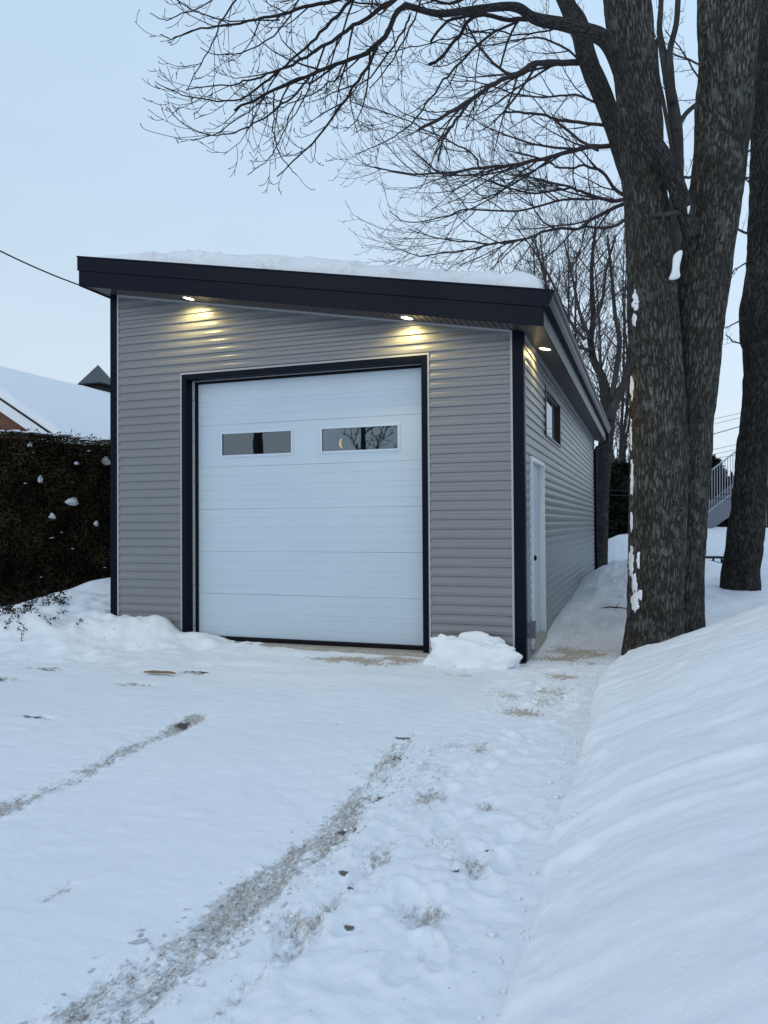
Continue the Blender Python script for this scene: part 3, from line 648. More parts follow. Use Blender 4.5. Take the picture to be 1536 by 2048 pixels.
b.build('front_fascia', M_fascia, G, bevel=.003)
b = MB(); slab(SX1, SX1+.014, SY0+.001, SY1, -.016, .345)
b.build('side_fascia', M_fascia, G)
b = MB(); slab(-5.545, SX0, SY0+.001, SY1, -.018, .345); slab(-5.56, -5.50, SY0+.051, SY1, .345, .364); b.build('side_fascia', M_fascia, G)
gz0 = zs(.29)
gp = [(.290, .20), (.345, .20), (.372, .245), (.378, .285), (.402, .315), (.406, .345), (.396, .345), (.392, .320), (.368, .29), (.362, .25), (.340, .212), (.298, .212), (.298, .345), (.290, .345)]
b = MB(); b.prism([(x, gz0+h) for x, h in gp], 1, SY0-.015, SY1+.08); b.prism([(x, gz0+h) for x, h in gp[:6]]+[(.290, gz0+.345)], 1, SY0-.02, SY0-.014); b.prism([(x, gz0+h) for x, h in gp[:6]]+[(.290, gz0+.345)], 1, SY1+.08, SY1+.085)
b.build('gutter', M_fascia, G)
b = MB(); yd = SY1-.06
b.tube([(.335, yd, gz0+.2), (.335, yd, gz0+.02), (.30, yd-.06, gz0-.06), (.08, yd-.30, gz0-.17), (.055, yd-.33, gz0-.24), (.055, yd-.33, -.1)], .038, 10); b.build('downspout', M_black, G)

# recessed soffit lamps (lit)
for i, (x, y, e_) in enumerate(((-4.06, -.19, 30), (-1.245, -.17, 30), (.150, .80, 26))):
    z = zs(x); L = empty('soffit_lamp', (0, 0, 0)); L.parent = G
    ring = MB()
    n = 28; P = []; F = []
    for rr, zz in ((.078, .0), (.076, -.006), (.064, -.008), (.060, .001)):
        for k in range(n):
            th = 2*math.pi*k/n; px_, py_ = x+rr*math.cos(th), y+rr*math.sin(th); P.append((px_, py_, zs(px_)+zz-.001))
    for q in range(3):
        for k in range(n): F.append((q*n+k, q*n+(k+1) % n, (q+1)*n+(k+1) % n, (q+1)*n+k))
    ring.add(P, F); ring.build('lamp_ring', M_white, L, True)
    P = [(x+0.061*math.cos(2*math.pi*k/n), y+.061*math.sin(2*math.pi*k/n), zs(x+.061*math.cos(2*math.pi*k/n))-.004) for k in range(n)]
    m_ = MB(); m_.add(P+[(x, y, z-.010)], [(k, (k+1) % n, n) for k in range(n)]); m_.build('lamp_lens', M_lamp, L)
    ld = bpy.data.lights.new('lamp_light', 'SPOT'); ld.energy = e_; ld.color = (1, .78, .30); ld.spot_size = R(168); ld.spot_blend = .6; ld.shadow_soft_size = .045
    lo = bpy.data.objects.new('lamp_light', ld); COL.objects.link(lo); lo.location = (x, y, z-.02); lo.parent = G
    lo.location = Vector((x, y, z-.02))-G.location
# interior: back partition, floor, and the glowing crescent that stands in for a reflection
b = MB(); b.box(-5.2, -.16, 5.0, 5.05, -.05, 3.4); b.build('partition', M_dark, G)

# snow on the roof
nx_, ny_ = 230, 120
ax_ = np.linspace(0, 1, nx_); x = -5.49+(.265+5.49)*ax_; y = np.linspace(-.345, 11.55, ny_)
y = -.355+11.9*np.concatenate([np.linspace(0, .05, 50)[:-1], np.linspace(.05, 1, ny_-49)])
Xr, Yr = np.meshgrid(x, y, indexing='ij')
edge = np.minimum(Yr+.355, 12)
wob = .05*fbm(Xr*2.5, Xr*0, 50, 3)+.02*vnoise(Xr*9, 0*Xr)
ey = np.clip((edge-.02-np.clip(wob, -.03, .08))/.16, 0, 1); exl = np.clip((Xr+5.49)/1.9, 0, 1); exr = np.clip((.265-Xr)/.14, 0, 1)
T = (1-.20*sst(-3.6, .2, Xr))*.225*(1-(1-ey)**2.6)**.5*np.sin(exl*np.pi/2)**.75*(1-(1-exr)**2.4)**.5
T = T*(1+.10*fbm(Xr*1.1, Yr*1.1, 3, 3))+.02*sst(-4, -2, Xr)*ey
T = T + .045*fbm(Xr*7, Yr*7+T*18, 60, 4)*np.clip(T*9, 0, 1)*(1-.6*np.clip((ey-.9)*10, 0, 1))
Yo = Yr + np.clip((1-ey)*4, 0, 1)*np.clip(T*8, 0, 1)*.055*fbm(Xr*6, T*22, 70, 4)
P = np.stack([Xr, Yo, 3.4675-.18*Xr+.360+np.clip(T, -.01, 1)], -1)
P[:, 0, 2] = 3.4675-.18*x+.353; P[0, :, 2] = 3.4675-.18*x[0]+.353; P[-1, :, 2] = 3.4675-.18*x[-1]+.353
tag(quads('roof_snow', P.reshape(-1, 3), grid_q(nx_, ny_), M_snowr, smooth=True), 'thick lumpy blanket of snow lying on the sloping garage roof', 'snow')

# glowing crescent added behind the right window, stands in for a mirrored lamp
LM = tag(empty('reflection_standin', (-2.45, .55, 2.36)), 'small warm crescent added behind the right overhead door window, standing in for a lamp reflection', 'reflection stand-in')
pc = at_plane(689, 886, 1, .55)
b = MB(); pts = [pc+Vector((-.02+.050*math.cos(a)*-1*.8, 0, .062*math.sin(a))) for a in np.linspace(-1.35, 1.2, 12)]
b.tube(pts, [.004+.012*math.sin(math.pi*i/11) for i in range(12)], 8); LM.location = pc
b.build('glow_crescent', M_glow, LM, True)
b = MB(); b.box(pc.x-.02, pc.x+.11, .565, .6, pc.z-.09, pc.z+.10); b.tube([(pc.x+.05, .58, pc.z+.1), (pc.x+.05, .58, 3.3)], .005, 6); b.build('crescent_backing', M_black, LM)
# ------------------------------------------------------------------ trees
def smooth_path(P, Rr, n_per=4):
    """Catmull-Rom through the points"""
    P = [Vector(p) for p in P]; out = []; ro = []
    for i in range(len(P)-1):
        p0 = P[max(i-1, 0)]; p1 = P[i]; p2 = P[i+1]; p3 = P[min(i+2, len(P)-1)]
        for k in range(n_per):
            t = k/n_per
            out.append(.5*((2*p1)+(p2-p0)*t+(2*p0-5*p1+4*p2-p3)*t*t+(3*p1-p0-3*p2+p3)*t**3)); ro.append(Rr[i]*(1-t)+Rr[i+1]*t)
    out.append(P[-1]); ro.append(Rr[-1]); return out, ro
def px_path(lst, D0, D1):
    """photo polyline [(px, py, width px)...] with depth running from D0 to D1 -> points and radii"""
    n = len(lst); L = [0]
    for i in range(1, n): L.append(L[-1]+math.hypot(lst[i][0]-lst[i-1][0], lst[i][1]-lst[i-1][1]))
    P = []; Rr = []
    for i, (a, b_, w_) in enumerate(lst):
        D = D0+(D1-D0)*L[i]/L[-1]; P.append(at(a, b_, D)); Rr.append(w_/2*D/F_PX)
    return P, Rr
def ptrace(pts, w0, w1, D0, D1):
    n = len(pts); return px_path([(p[0], p[1], w0+(w1-w0)*i/(n-1)) for i, p in enumerate(pts)], D0, D1)
def rnd_perp(t):
    v = Vector((random.gauss(0, 1), random.gauss(0, 1), random.gauss(0, 1))); v -= t*v.dot(t); return v.normalized()
class Grow:
    def __init__(s, upc=.5, minr=.0022, dens=(5, 7, 9), lens=(.42, .38, .4), ang=(.55, 1.1), sag=.25, flat=None, lmax=(1.6, .6, .22)):
        s.mb = MB(); s.upc = upc; s.minr = minr; s.dens = dens; s.lens = lens; s.ang = ang; s.sag = sag; s.lmax = lmax; s.flat = flat
    def tube(s, P, Rr, k): s.mb.tube(P, Rr, k, cap=False)
    def spread(s, P, Rr, lev, maxlev, start=.12):
        L = [0]
        for i in range(1, len(P)): L.append(L[-1]+(P[i]-P[i-1]).length)
        tot = L[-1]
        n = int(tot*s.dens[min(lev, len(s.dens)-1)]*random.uniform(.85, 1.15)+.5)
        for q in range(n):
            f = start+(1-start)*(q+random.random())/max(n, 1); dist = f*tot
            i = 0
            while i < len(L)-2 and L[i+1] < dist: i += 1
            t_ = (dist-L[i])/max(L[i+1]-L[i], 1e-6); p = P[i].lerp(P[i+1], min(t_, 1)); r = Rr[i]*(1-t_)+Rr[i+1]*t_
            tan = (P[i+1]-P[i]).normalized()
            a = random.uniform(*s.ang); pv = rnd_perp(tan)
            if s.flat is not None:      # keep the spray near one plane
                pv = (pv - s.flat*pv.dot(s.flat)*.6); pv = (pv-tan*pv.dot(tan)).normalized()
            d = (tan*math.cos(a)+pv*math.sin(a)).normalized()
            ln = min(s.lmax[min(lev, len(s.lmax)-1)], (tot*s.lens[min(lev, len(s.lens)-1)])*(1.15-.6*f))*random.uniform(.55, 1.15)
            s.shoot(p, d, ln, min(r*.62, ln*.011+s.minr*.6), lev+1, maxlev)
    def shoot(s, p, d, ln, r, lev, maxlev):
        n = 5 if lev < 3 else 4; P = [p.copy()]; Rr = [max(r, s.minr)]; st = ln/n
        w_ = rnd_perp(d)*random.uniform(0, .22)
        for i in range(n):
            t_ = (i+1)/n
            d = (d + Vector((0, 0, 1))*(s.upc*(t_-s.sag))*.55 + w_*.5 + Vector((random.gauss(0, .09), random.gauss(0, .09), random.gauss(0, .09)))).normalized()
            p = p+d*st; P.append(p.copy()); Rr.append(max(s.minr, r*(1-.75*t_)))
        s.tube(P, Rr, 4 if r > .006 else 3)
        if lev < maxlev: s.spread(P, Rr, lev, maxlev, .2)
        elif s.minr < .004 and random.random() < .7:     # terminal bud
            Rr2 = [s.minr, s.minr*1.9, s.minr*.5]; e_ = (P[-1]-P[-2]).normalized(); s.tube([P[-1], P[-1]+e_*.008, P[-1]+e_*.02], Rr2, 3)

def trunk_mesh(name, P, Rr, m, parent, k=120, step=.014, amp=.016, seed=0, lump_=.02, flare=0):
    """bark-covered stem: fine rings displaced by furrows"""
    P, Rr = smooth_path(P, Rr, 6)
    L = np.concatenate([[0], np.cumsum([(P[i+1]-P[i]).length for i in range(len(P)-1)])])
    n = int(L[-1]/step)+1; s = np.linspace(0, L[-1], n)
    A = np.array([tuple(p) for p in P]); C_ = np.stack([np.interp(s, L, A[:, i]) for i in range(3)], -1); rr = np.interp(s, L, Rr)
    T_ = np.gradient(C_, axis=0); T_ /= np.linalg.norm(T_, axis=1)[:, None]
    ref = np.array([1.0, 0, 0]); a = ref-T_*(T_@ref)[:, None]; a /= np.linalg.norm(a, axis=1)[:, None]; b_ = np.cross(T_, a)
    th = np.linspace(0, 2*np.pi, k+1)
    TH, SS = np.meshgrid(th, s, indexing='xy'); RR = rr[:, None]
    cu, su = np.cos(TH), np.sin(TH); circ = RR*1.0
    fr = 1-np.abs(vnoise(cu*RR*17+seed+.4*vnoise(cu*9, su*9, SS*3), su*RR*17, SS*2.3))*2
    fr = np.clip(fr, -.2, 1)
    pl = fbm(cu*RR*30+seed, su*RR*30, SS*11, 3)
    lo = fbm(cu*1.3+seed, su*1.3, SS*.9, 3)
    fl = flare*np.exp(-SS/.28)*(.6+.5*np.cos(TH*3+seed)+.3*np.cos(TH*5+1))
    rad = RR*(1+lo*.07) + lump_*fbm(cu*2.2, su*2.2, SS*2.2+seed, 3) - amp*.95*fr**2.0*np.sign(fr) + amp*.35*pl + fl
    Pt = C_[:, None, :]+a[:, None, :]*(cu*rad)[..., None]+b_[:, None, :]*(su*rad)[..., None]
    uv = np.stack([TH*RR.mean(), SS], -1)
    ob = quads(name, Pt.reshape(-1, 3), grid_q(n, k+1), m, parent, True, uv=uv.reshape(-1, 2))
    return Pt, s, th
def stem_simple(mb, P, Rr, k=10):
    P, Rr = smooth_path(P, Rr, 4); mb.tube(P, Rr, k); return P, Rr

# --- the big maple by the path
D1 = 8.55
lstem = [(1298, 1362, 132), (1302, 1330, 124), (1308, 1250, 114), (1313, 1100, 113), (1318, 900, 112), (1313, 750, 106), (1305, 600, 97), (1298, 500, 90), (1291, 380, 84), (1283, 290, 84), (1272, 150, 84), (1254, 0, 92), (1236, -200, 80), (1215, -500, 60)]
rstem = [(1358, 1320, 98), (1360, 1200, 92), (1362, 1100, 92), (1374, 900, 94), (1382, 780, 94), (1399, 630, 100), (1409, 540, 100), (1421, 450, 104), (1432, 370, 104), (1441, 290, 104), (1449, 180, 112), (1462, 60, 108), (1476, -60, 90), (1500, -400, 70)]
P1, R1 = px_path(lstem, D1, D1); P2, R2 = px_path(rstem, D1+.30, D1+.12)
base1 = P1[0]
MAPLE = tag(empty('maple_tree', (base1.x, base1.y, -.15)), 'large twin-stemmed maple with furrowed bark standing beside the path at the garage corner', 'tree')
T1, s1, th1 = trunk_mesh('trunk', P1, R1, M_bark, MAPLE, seed=1.3, flare=.035)
T2_, s2, th2 = trunk_mesh('trunk', P2, R2, M_bark, MAPLE, seed=8.1, flare=.03)
P3, R3 = px_path([(1436, 260, 40), (1428, 170, 50), (1418, 60, 48), (1414, 0, 42), (1408, -150, 38)], D1+.05, D1)
trunk_mesh('stem', P3, R3, M_bark, MAPLE, seed=5.5, k=70, step=.02)
limbpx = [(1384, 470, 34), (1372, 430, 34), (1352, 370, 36), (1330, 322, 36), (1293, 264, 34), (1262, 205, 32), (1241, 146, 30), (1220, 95, 30), (1196, 70, 31), (1141, 51, 27), (1071, 37, 22), (1032, 14, 19), (973, 16, 15), (930, 22, 14), (876, 27, 13), (809, 10, 12)]
PL, RL = px_path(limbpx, D1-.12, 6.9)
trunk_mesh('limb', PL, RL, M_bark3, MAPLE, seed=2.2, k=40, step=.03, amp=.004, lump_=.008)
# collapsed branch collar at the crotch
g1 = Grow(upc=.75, minr=.0025, dens=(4.8, 6.2, 7), lens=(.42, .45, .45), lmax=(1.0, .34, .11), ang=(.4, .95))
def br(g, pts, w0, w1, Da, Db, levels=3, start=.1, k=8):
    P, Rr = ptrace(pts, w0, w1, Da, Db); P, Rr = smooth_path(P, Rr, 4)
    for i in range(1, len(P)-1): P[i] = P[i]+Vector((random.gauss(0, .006), random.gauss(0, .006), random.gauss(0, .006)))
    g.tube(P, [max(r, g.minr) for r in Rr], k); g.spread(P, Rr, 0, levels, start)
Dm = 6.9
br(g1, [(811, 10), (798, 20), (756, 88), (704, 117), (635, 143), (547, 179), (469, 221)], 12, 4.5, Dm, 6.3, 3)
br(g1, [(756, 88), (733, 137), (697, 189), (668, 231), (625, 286), (586, 322), (554, 353)], 7, 2, 6.75, 6.4)
br(g1, [(830, -30), (788, 0), (733, 36), (678, 72), (612, 114), (560, 140), (508, 156), (463, 169), (372, 179)], 10, 2, Dm, 6.1)
br(g1, [(560, 140), (512, 176), (482, 199), (420, 199), (365, 189), (310, 163)], 5, 1.6, 6.5, 6.1)
br(g1, [(735, -40), (700, 0), (652, 55), (612, 94), (560, 140)], 8, 4, Dm, 6.5)
br(g1, [(760, -20), (674, 0), (609, 13), (567, 29), (512, 41), (446, 50), (388, 62), (342, 77), (320, 70)], 8, 1.6, 7.0, 6.3)
br(g1, [(500, -30), (472, 0), (440, 49), (424, 88), (394, 143), (372, 182)], 4, 1.6, 6.5, 6.2)
br(g1, [(470, -20), (430, 0), (365, 29), (326, 39), (300, 26)], 3, 1.5, 6.4, 6.2, 2)
br(g1, [(330, -20), (352, 0), (398, 26), (463, 42), (560, 40)], 1.6, 3, 6.3, 6.5, 2)
br(g1, [(546, 182), (546, 228), (547, 260), (557, 303), (577, 332), (593, 350)], 3.2, 1.6, 6.4, 6.3, 2)
br(g1, [(820, 30), (798, 75), (749, 143), (707, 182), (660, 232)], 4.5, 2, 6.8, 6.6)
br(g1, [(619, 156), (583, 195), (547, 221), (508, 247), (469, 265), (420, 270), (372, 251), (333, 215)], 4.5, 1.6, 6.5, 6.1)
br(g1, [(687, 130), (668, 160), (622, 189), (577, 208), (544, 225)], 3.4, 2, 6.6, 6.4)
br(g1, [(534, 195), (456, 250), (417, 273), (381, 280)], 2.6, 1.5, 6.4, 6.2, 2)
br(g1, [(603, 182), (580, 234), (551, 299), (528, 325), (495, 350)], 2.8, 1.5, 6.5, 6.3, 2)
br(g1, [(1071, 37), (1020, 39), (950, 31), (919, 70), (884, 113), (858, 129)], 9, 6, 7.7, 7.3, 2, .3)
br(g1, [(1036, 42), (1028, 55), (1012, 94), (1001, 133)], 5, 4, 7.6, 7.5, 2, .4)
br(g1, [(950, 31), (895, 43), (862, 82)], 6, 5, 7.4, 7.2, 2, .4)
br(g1, [(1036, 39), (973, 78), (919, 125), (887, 164), (852, 207), (821, 250), (790, 273), (751, 293), (708, 309)], 5.5, 1.6, 7.6, 6.9)
br(g1, [(870, -40), (845, 0), (809, 78), (766, 148), (739, 176)], 4, 2, 7, 6.8)
br(g1, [(1040, -60), (960, -20), (900, 5), (820, -10), (740, 10), (640, -10), (560, 5)], 6, 2.2, 7.3, 6.7, 2)
br(g1, [(1140, 45), (1100, 60), (1040, 70), (980, 60), (900, 75), (820, 95), (750, 110)], 4, 1.8, 7.9, 7.1, 2)
br(g1, [(640, -40), (600, 0), (560, 60), (500, 100), (440, 110), (400, 95)], 4, 1.6, 6.7, 6.3)
g1.mb.build('branches', M_twig, MAPLE)
# stub of a dead twig across the crotch
Pst, Rst = ptrace([(1300, 432), (1325, 430), (1350, 425), (1372, 428)], 7, 12, D1-.30, D1-.22); b = MB(); b.tube(Pst, Rst, 8); Pst, Rst = ptrace([(1328, 430), (1324, 440), (1326, 447)], 5, 4, D1-.29, D1-.31); b.tube(Pst, Rst, 7)
b.build('dead_twig', M_bark3, MAPLE, True)

# snow plastered on the windward side of the maple: thin shells on the bark surface
def bark_snow(name, Pt, s, mask, thick, label):
    """mask(px, py) -> 0..1 evaluated on the projected surface of this stem"""
    Cv = np.array(tuple(CAM)); d = Pt-Cv; D = d@np.array(tuple(fw)); px_ = 768+F_PX*(d@np.array(tuple(rt2)))/D; py_ = 1024-F_PX*(d@np.array(tuple(up2)))/D
    cen = Pt.mean(1, keepdims=True); nrm = Pt-cen; nrm /= np.linalg.norm(nrm, axis=2)[..., None]
    facing = -(nrm*d).sum(2) > -.25*np.linalg.norm(d, axis=2)
    mk = mask(px_, py_)*facing + 0.0
    mk = np.where(mk > 0, mk-.50+.85*fbm(px_*.3, py_*.13, 3, 4), -1)
    H = .45*thick*np.clip(mk*2.0, 0, 1)**.8
    q = grid_q(*mk.shape); keep = (mk.ravel()[q] > .0).any(1); q = q[keep]
    used = np.unique(q); remap = -np.ones(mk.size, int); remap[used] = np.arange(len(used))
    Ps = (Pt+nrm*(H+.007*(mk > 0)-.006)[..., None]).reshape(-1, 3)[used]
    return tag(quads(name, Ps, remap[q], M_snow, smooth=True), label, 'snow', 'snow patches stuck to the maple')
def ell(px_, py_, L):
    m_ = np.zeros_like(px_)
    for cx, cy, rx, ry in L: m_ = np.maximum(m_, np.clip(1.25-((px_-cx)/rx)**2-((py_-cy)/ry)**2, 0, 1))
    return m_
bark_snow('snow_patch', T1, s1, lambda a, b_: ell(a, b_, [(1271, 603, 8, 24), (1268, 640, 5, 18)]), .016, 'short ragged snow patch on the maple at the height of the roof edge')
bark_snow('snow_patch', T1, s1, lambda a, b_: ell(a, b_, [(1264, 775, 4, 26), (1262, 870, 3.5, 34), (1264, 955, 4, 48), (1263, 1040, 3, 26)]), .016, 'long thin strip of snow down the left edge of the maple trunk')
bark_snow('snow_patch', T1, s1, lambda a, b_: ell(a, b_, [(1262, 1120, 6, 36), (1277, 1118, 4, 20), (1268, 1165, 7, 26), (1270, 1203, 10, 24), (1280, 1188, 6, 12)]), .016, 'widest snow patch low on the left side of the maple trunk')
pq = at(1350, 540, D1-.26)
def wedge(px_list, D, th_, name, label):
    b = MB(); n = len(px_list); P = [at(a, c_, D+.04) for a, c_ in px_list]; Qf = [p-fw*th_*random.uniform(.7, 1.2) for p in P]
    cx = sum((p for p in P), Vector())/n
    Qi = [q.lerp(cx-fw*th_*1.5, .35) for q in Qf]
    b.add(P+Qf+Qi+[cx-fw*th_*1.8], [(i, (i+1) % n, n+(i+1) % n, n+i) for i in range(n)]+[(n+i, n+(i+1) % n, 2*n+(i+1) % n, 2*n+i) for i in range(n)]+[(2*n+i, 2*n+(i+1) % n, 3*n) for i in range(n)])
    o_ = b.build(name, M_snow, None, True); sb = o_.modifiers.new('sub', 'SUBSURF'); sb.levels = 2; sb.render_levels = 2
    return tag(o_, label, 'snow', 'snow patches stuck to the maple')
wedge([(1363, 498), (1365, 505), (1358, 530), (1357, 545), (1361, 555), (1354, 558), (1345, 561), (1336, 560), (1339, 552), (1344, 545), (1345, 520), (1347, 508)], D1-.40, .03, 'snow_patch', 'wedge of snow caught in the fork of the twin maple trunks')
wedge([(1382, 402), (1378, 425), (1376, 432), (1373, 418), (1372, 414)], D1-.33, .02, 'snow_patch', 'small triangle of snow above the fork where the limb leaves the maple')

# --- second maple, right behind the first
D2 = 10.6
MAPLE2 = tag(empty('maple_tree', at(1345, 1262, D2)), 'slimmer maple right behind the big one, low boughs fanning left over the roof', 'tree')
b = MB()
hidden = [(1330, 1290, 60), (1332, 1150, 56), (1334, 900, 52), (1336, 700, 50), (1330, 570, 46), (1300, 450, 42), (1262, 355, 38), (1234, 273, 36), (1207, 195, 36), (1174, 117, 36), (1157, 51, 34), (1130, 0, 32), (1095, -90, 28), (1050, -260, 20)]
Pm, Rm = px_path(hidden, D2, D2-.4); trunk_mesh('trunk', Pm, Rm, M_bark3, MAPLE2, seed=3.1, k=60, step=.03, amp=.006)
b = MB()
for l in ([(1338, 640, 34), (1345, 540, 30), (1352, 440, 29), (1353, 322, 28), (1352, 260, 26), (1345, 205, 23), (1331, 130, 18), (1319, 60, 11), (1322, 0, 10), (1316, -120, 8)],
          [(1345, 205, 16), (1341, 140, 14), (1340, 100, 12), (1352, 50, 11), (1356, 0, 11), (1362, -120, 8)], [(1352, 260, 12), (1368, 232, 10), (1385, 215, 9), (1400, 205, 8), (1440, 190, 6)],
          [(1350, 330, 8), (1326, 200, 8), (1316, 150, 7), (1312, 80, 6)]):
    Pm2, Rm2 = px_path(l, D2, D2+.2); stem_simple(b, Pm2, Rm2)
b.build('stem', M_bark3, MAPLE2, True)
g2 = Grow(upc=.45, minr=.0023, dens=(4.8, 5.4, 6), lens=(.5, .5, .4), lmax=(1.7, .6, .18), ang=(.3, .75))
E1 = D2-.2; E2 = 9.3
for pts, w0, w1, lv in (
    ([(1172, 125), (1110, 125), (1067, 129), (1036, 148), (989, 168), (942, 199), (884, 234), (837, 260)], 13, 6, 2),
    ([(942, 201), (911, 242), (887, 273), (876, 322)], 7, 4, 1),
    ([(905, 250), (885, 283), (871, 308)], 4, 3, 1),
    ([(1232, 288), (1169, 297), (1118, 309), (1075, 320), (1024, 330), (958, 336), (895, 346), (833, 348), (770, 340), (739, 333)], 10, 2, 3),
    ([(1225, 252), (1157, 246), (1110, 238), (1083, 227), (1040, 225), (1007, 223)], 7, 4, 3),
    ([(1110, 240), (1149, 273), (1196, 301)], 5, 6, 2),
    ([(958, 336), (950, 312), (919, 291), (864, 266), (817, 242), (739, 215), (700, 203)], 4, 1.6, 3),
    ([(1262, 391), (1223, 402), (1169, 387), (1141, 375), (1063, 355), (990, 345)], 9, 2, 3),
    ([(1262, 400), (1227, 375), (1204, 344), (1169, 332), (1122, 336), (1079, 316), (1010, 300)], 8, 2, 3),
    ([(1262, 402), (1192, 434), (1157, 457), (1110, 457), (1052, 477), (993, 488), (934, 484), (876, 477), (817, 457)], 8, 1.6, 3),
    ([(1268, 430), (1223, 453), (1173, 453)], 7, 5, 2),
    ([(1169, 398), (1110, 402), (1032, 422), (934, 418), (888, 434), (817, 445), (778, 422)], 5, 1.6, 3),
    ([(1141, 375), (1071, 387), (1001, 371), (934, 344)], 5, 2, 3),
    ([(1071, 324), (1036, 352), (997, 387), (950, 414), (903, 430), (856, 445)], 4, 1.6, 3),
    ([(1012, 488), (973, 508), (919, 531)], 2.6, 1.6, 2),
    ([(1052, 480), (1005, 484), (934, 500), (872, 508), (829, 510), (778, 488)], 4, 1.6, 3),
    ([(1215, 215), (1150, 190), (1090, 195), (1020, 185), (960, 165), (900, 160)], 5, 1.8, 3),
    ([(1185, 140), (1120, 90), (1060, 75), (990, 90), (930, 85)], 5, 1.8, 3),
    ([(1400, 205), (1440, 240), (1500, 235)], 4, 2, 2),
    ([(1365, 355), (1400, 353), (1500, 356)], 6, 4, 2)):
    br(g2, pts, w0, w1, E1, E2 if min(p[0] for p in pts) < 1000 else E1-.5, lv, .08, 7)
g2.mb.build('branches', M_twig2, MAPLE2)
g2b = Grow(upc=.6, minr=.003, dens=(5, 7, 8), lens=(.4, .42, .45), lmax=(.9, .4, .2))
for l in ([(1320, 60), (1316, -60)], [(1352, 440), (1353, 322), (1352, 260)], [(1345, 205), (1331, 130), (1319, 60)], [(1340, 100), (1352, 50), (1356, 0)]):
    P, Rr = ptrace(l, 12, 10, D2, D2+.1); g2b.spread(P, Rr, 0, 3, .0)
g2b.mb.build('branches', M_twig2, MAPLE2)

# --- old tree at the right edge
D3 = 12.0
l3 = [(1474, 1215, 80), (1478, 1197, 75), (1485, 1122, 70), (1497, 1015, 65), (1505, 907, 62), (1519, 800, 62), (1522, 720, 66), (1515, 625, 70), (1526, 520, 60), (1531, 400, 60), (1535, 250, 62), (1540, 80, 62), (1548, -80, 60), (1556, -400, 46)]
P4, R4 = px_path(l3, D3, D3)
MAPLE3 = tag(empty('maple_tree', P4[0]), 'leaning dark-barked tree at the right edge, in front of the outdoor stair', 'tree')
trunk_mesh('trunk', P4, R4, M_bark2, MAPLE3, seed=12.7, k=80, step=.02, amp=.018, lump_=.035, flare=.03)
g3 = Grow(upc=.5, minr=.003, dens=(5, 7, 8), lens=(.5, .42, .45), lmax=(.8, .4, .2))
for l in ([(1500, 470), (1470, 456), (1430, 454)], [(1505, 370), (1480, 345), (1470, 300)], [(1500, 520), (1470, 540), (1452, 560)], [(1490, 640), (1462, 650), (1448, 655)], [(1505, 250), (1488, 290), (1476, 310)], [(1488, 690), (1465, 682), (1452, 670)], [(1500, 300), (1482, 320), (1470, 338)]):
    br(g3, l, 6 if l[0][1] == 470 else 3.5, 1.8, D3, D3-.4, 2)
for l in ([(1420, 140), (1380, 120), (1330, 100), (1310, 70)], [(1450, 200), (1400, 160), (1370, 110), (1330, 60)]):
    br(g3, l, 5, 2, D3, D3+.2, 3)
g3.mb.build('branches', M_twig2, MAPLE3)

# --- slender tree behind the far corner of the garage
D4 = 20.0
TREE4 = tag(empty('bare_tree', at(1200, 1126, D4)), 'bare forked tree standing in the snow just past the far corner of the garage', 'tree')
b = MB(); paths4 = []
for l in ([(1199, 1135, 33), (1203, 1000, 30), (1210, 900, 29), (1216, 830, 27), (1205, 760, 17), (1187, 720, 14), (1181, 678, 12), (1186, 645, 11), (1185, 594, 9), (1183, 540, 7), (1190, 450, 4)],
          [(1216, 840, 22), (1236, 790, 20), (1252, 760, 17), (1262, 700, 14), (1268, 620, 10), (1262, 520, 7)], [(1222, 800, 12), (1234, 729, 11), (1239, 678, 10), (1230, 628, 8), (1224, 560, 7), (1215, 470, 4)],
          [(1181, 678, 9), (1163, 636, 7), (1154, 602, 6), (1146, 560, 5), (1128, 480, 3)], [(1170, 680, 7), (1149, 655, 6), (1132, 628, 5), (1107, 570, 5), (1070, 505, 3), (1030, 450, 2)],
          [(1186, 700, 7), (1150, 690, 5), (1120, 640, 4), (1090, 560, 4), (1070, 480, 3)], [(1186, 645, 7), (1205, 600, 6), (1212, 540, 5), (1232, 470, 4)]):
    P, Rr = px_path(l, D4, D4+.3)
    if len(paths4) == 0: trunk_mesh('trunk', P, Rr, M_bark3, TREE4, seed=4.4, k=40, step=.05, amp=.012); paths4.append(smooth_path(P, Rr, 4))
    else: paths4.append(stem_simple(b, P, Rr, 9))
b.build('stem', M_bark3, TREE4, True)
g4 = Grow(upc=.55, minr=.0042, dens=(4.0, 3.8, 4.5), lens=(.42, .45, .45), lmax=(1.9, .9, .4), ang=(.4, .9))
for i, (P, Rr) in enumerate(paths4): g4.spread(P, Rr, 0, 3, .42 if i == 0 else .1)
g4.mb.build('branches', M_twig2, TREE4)

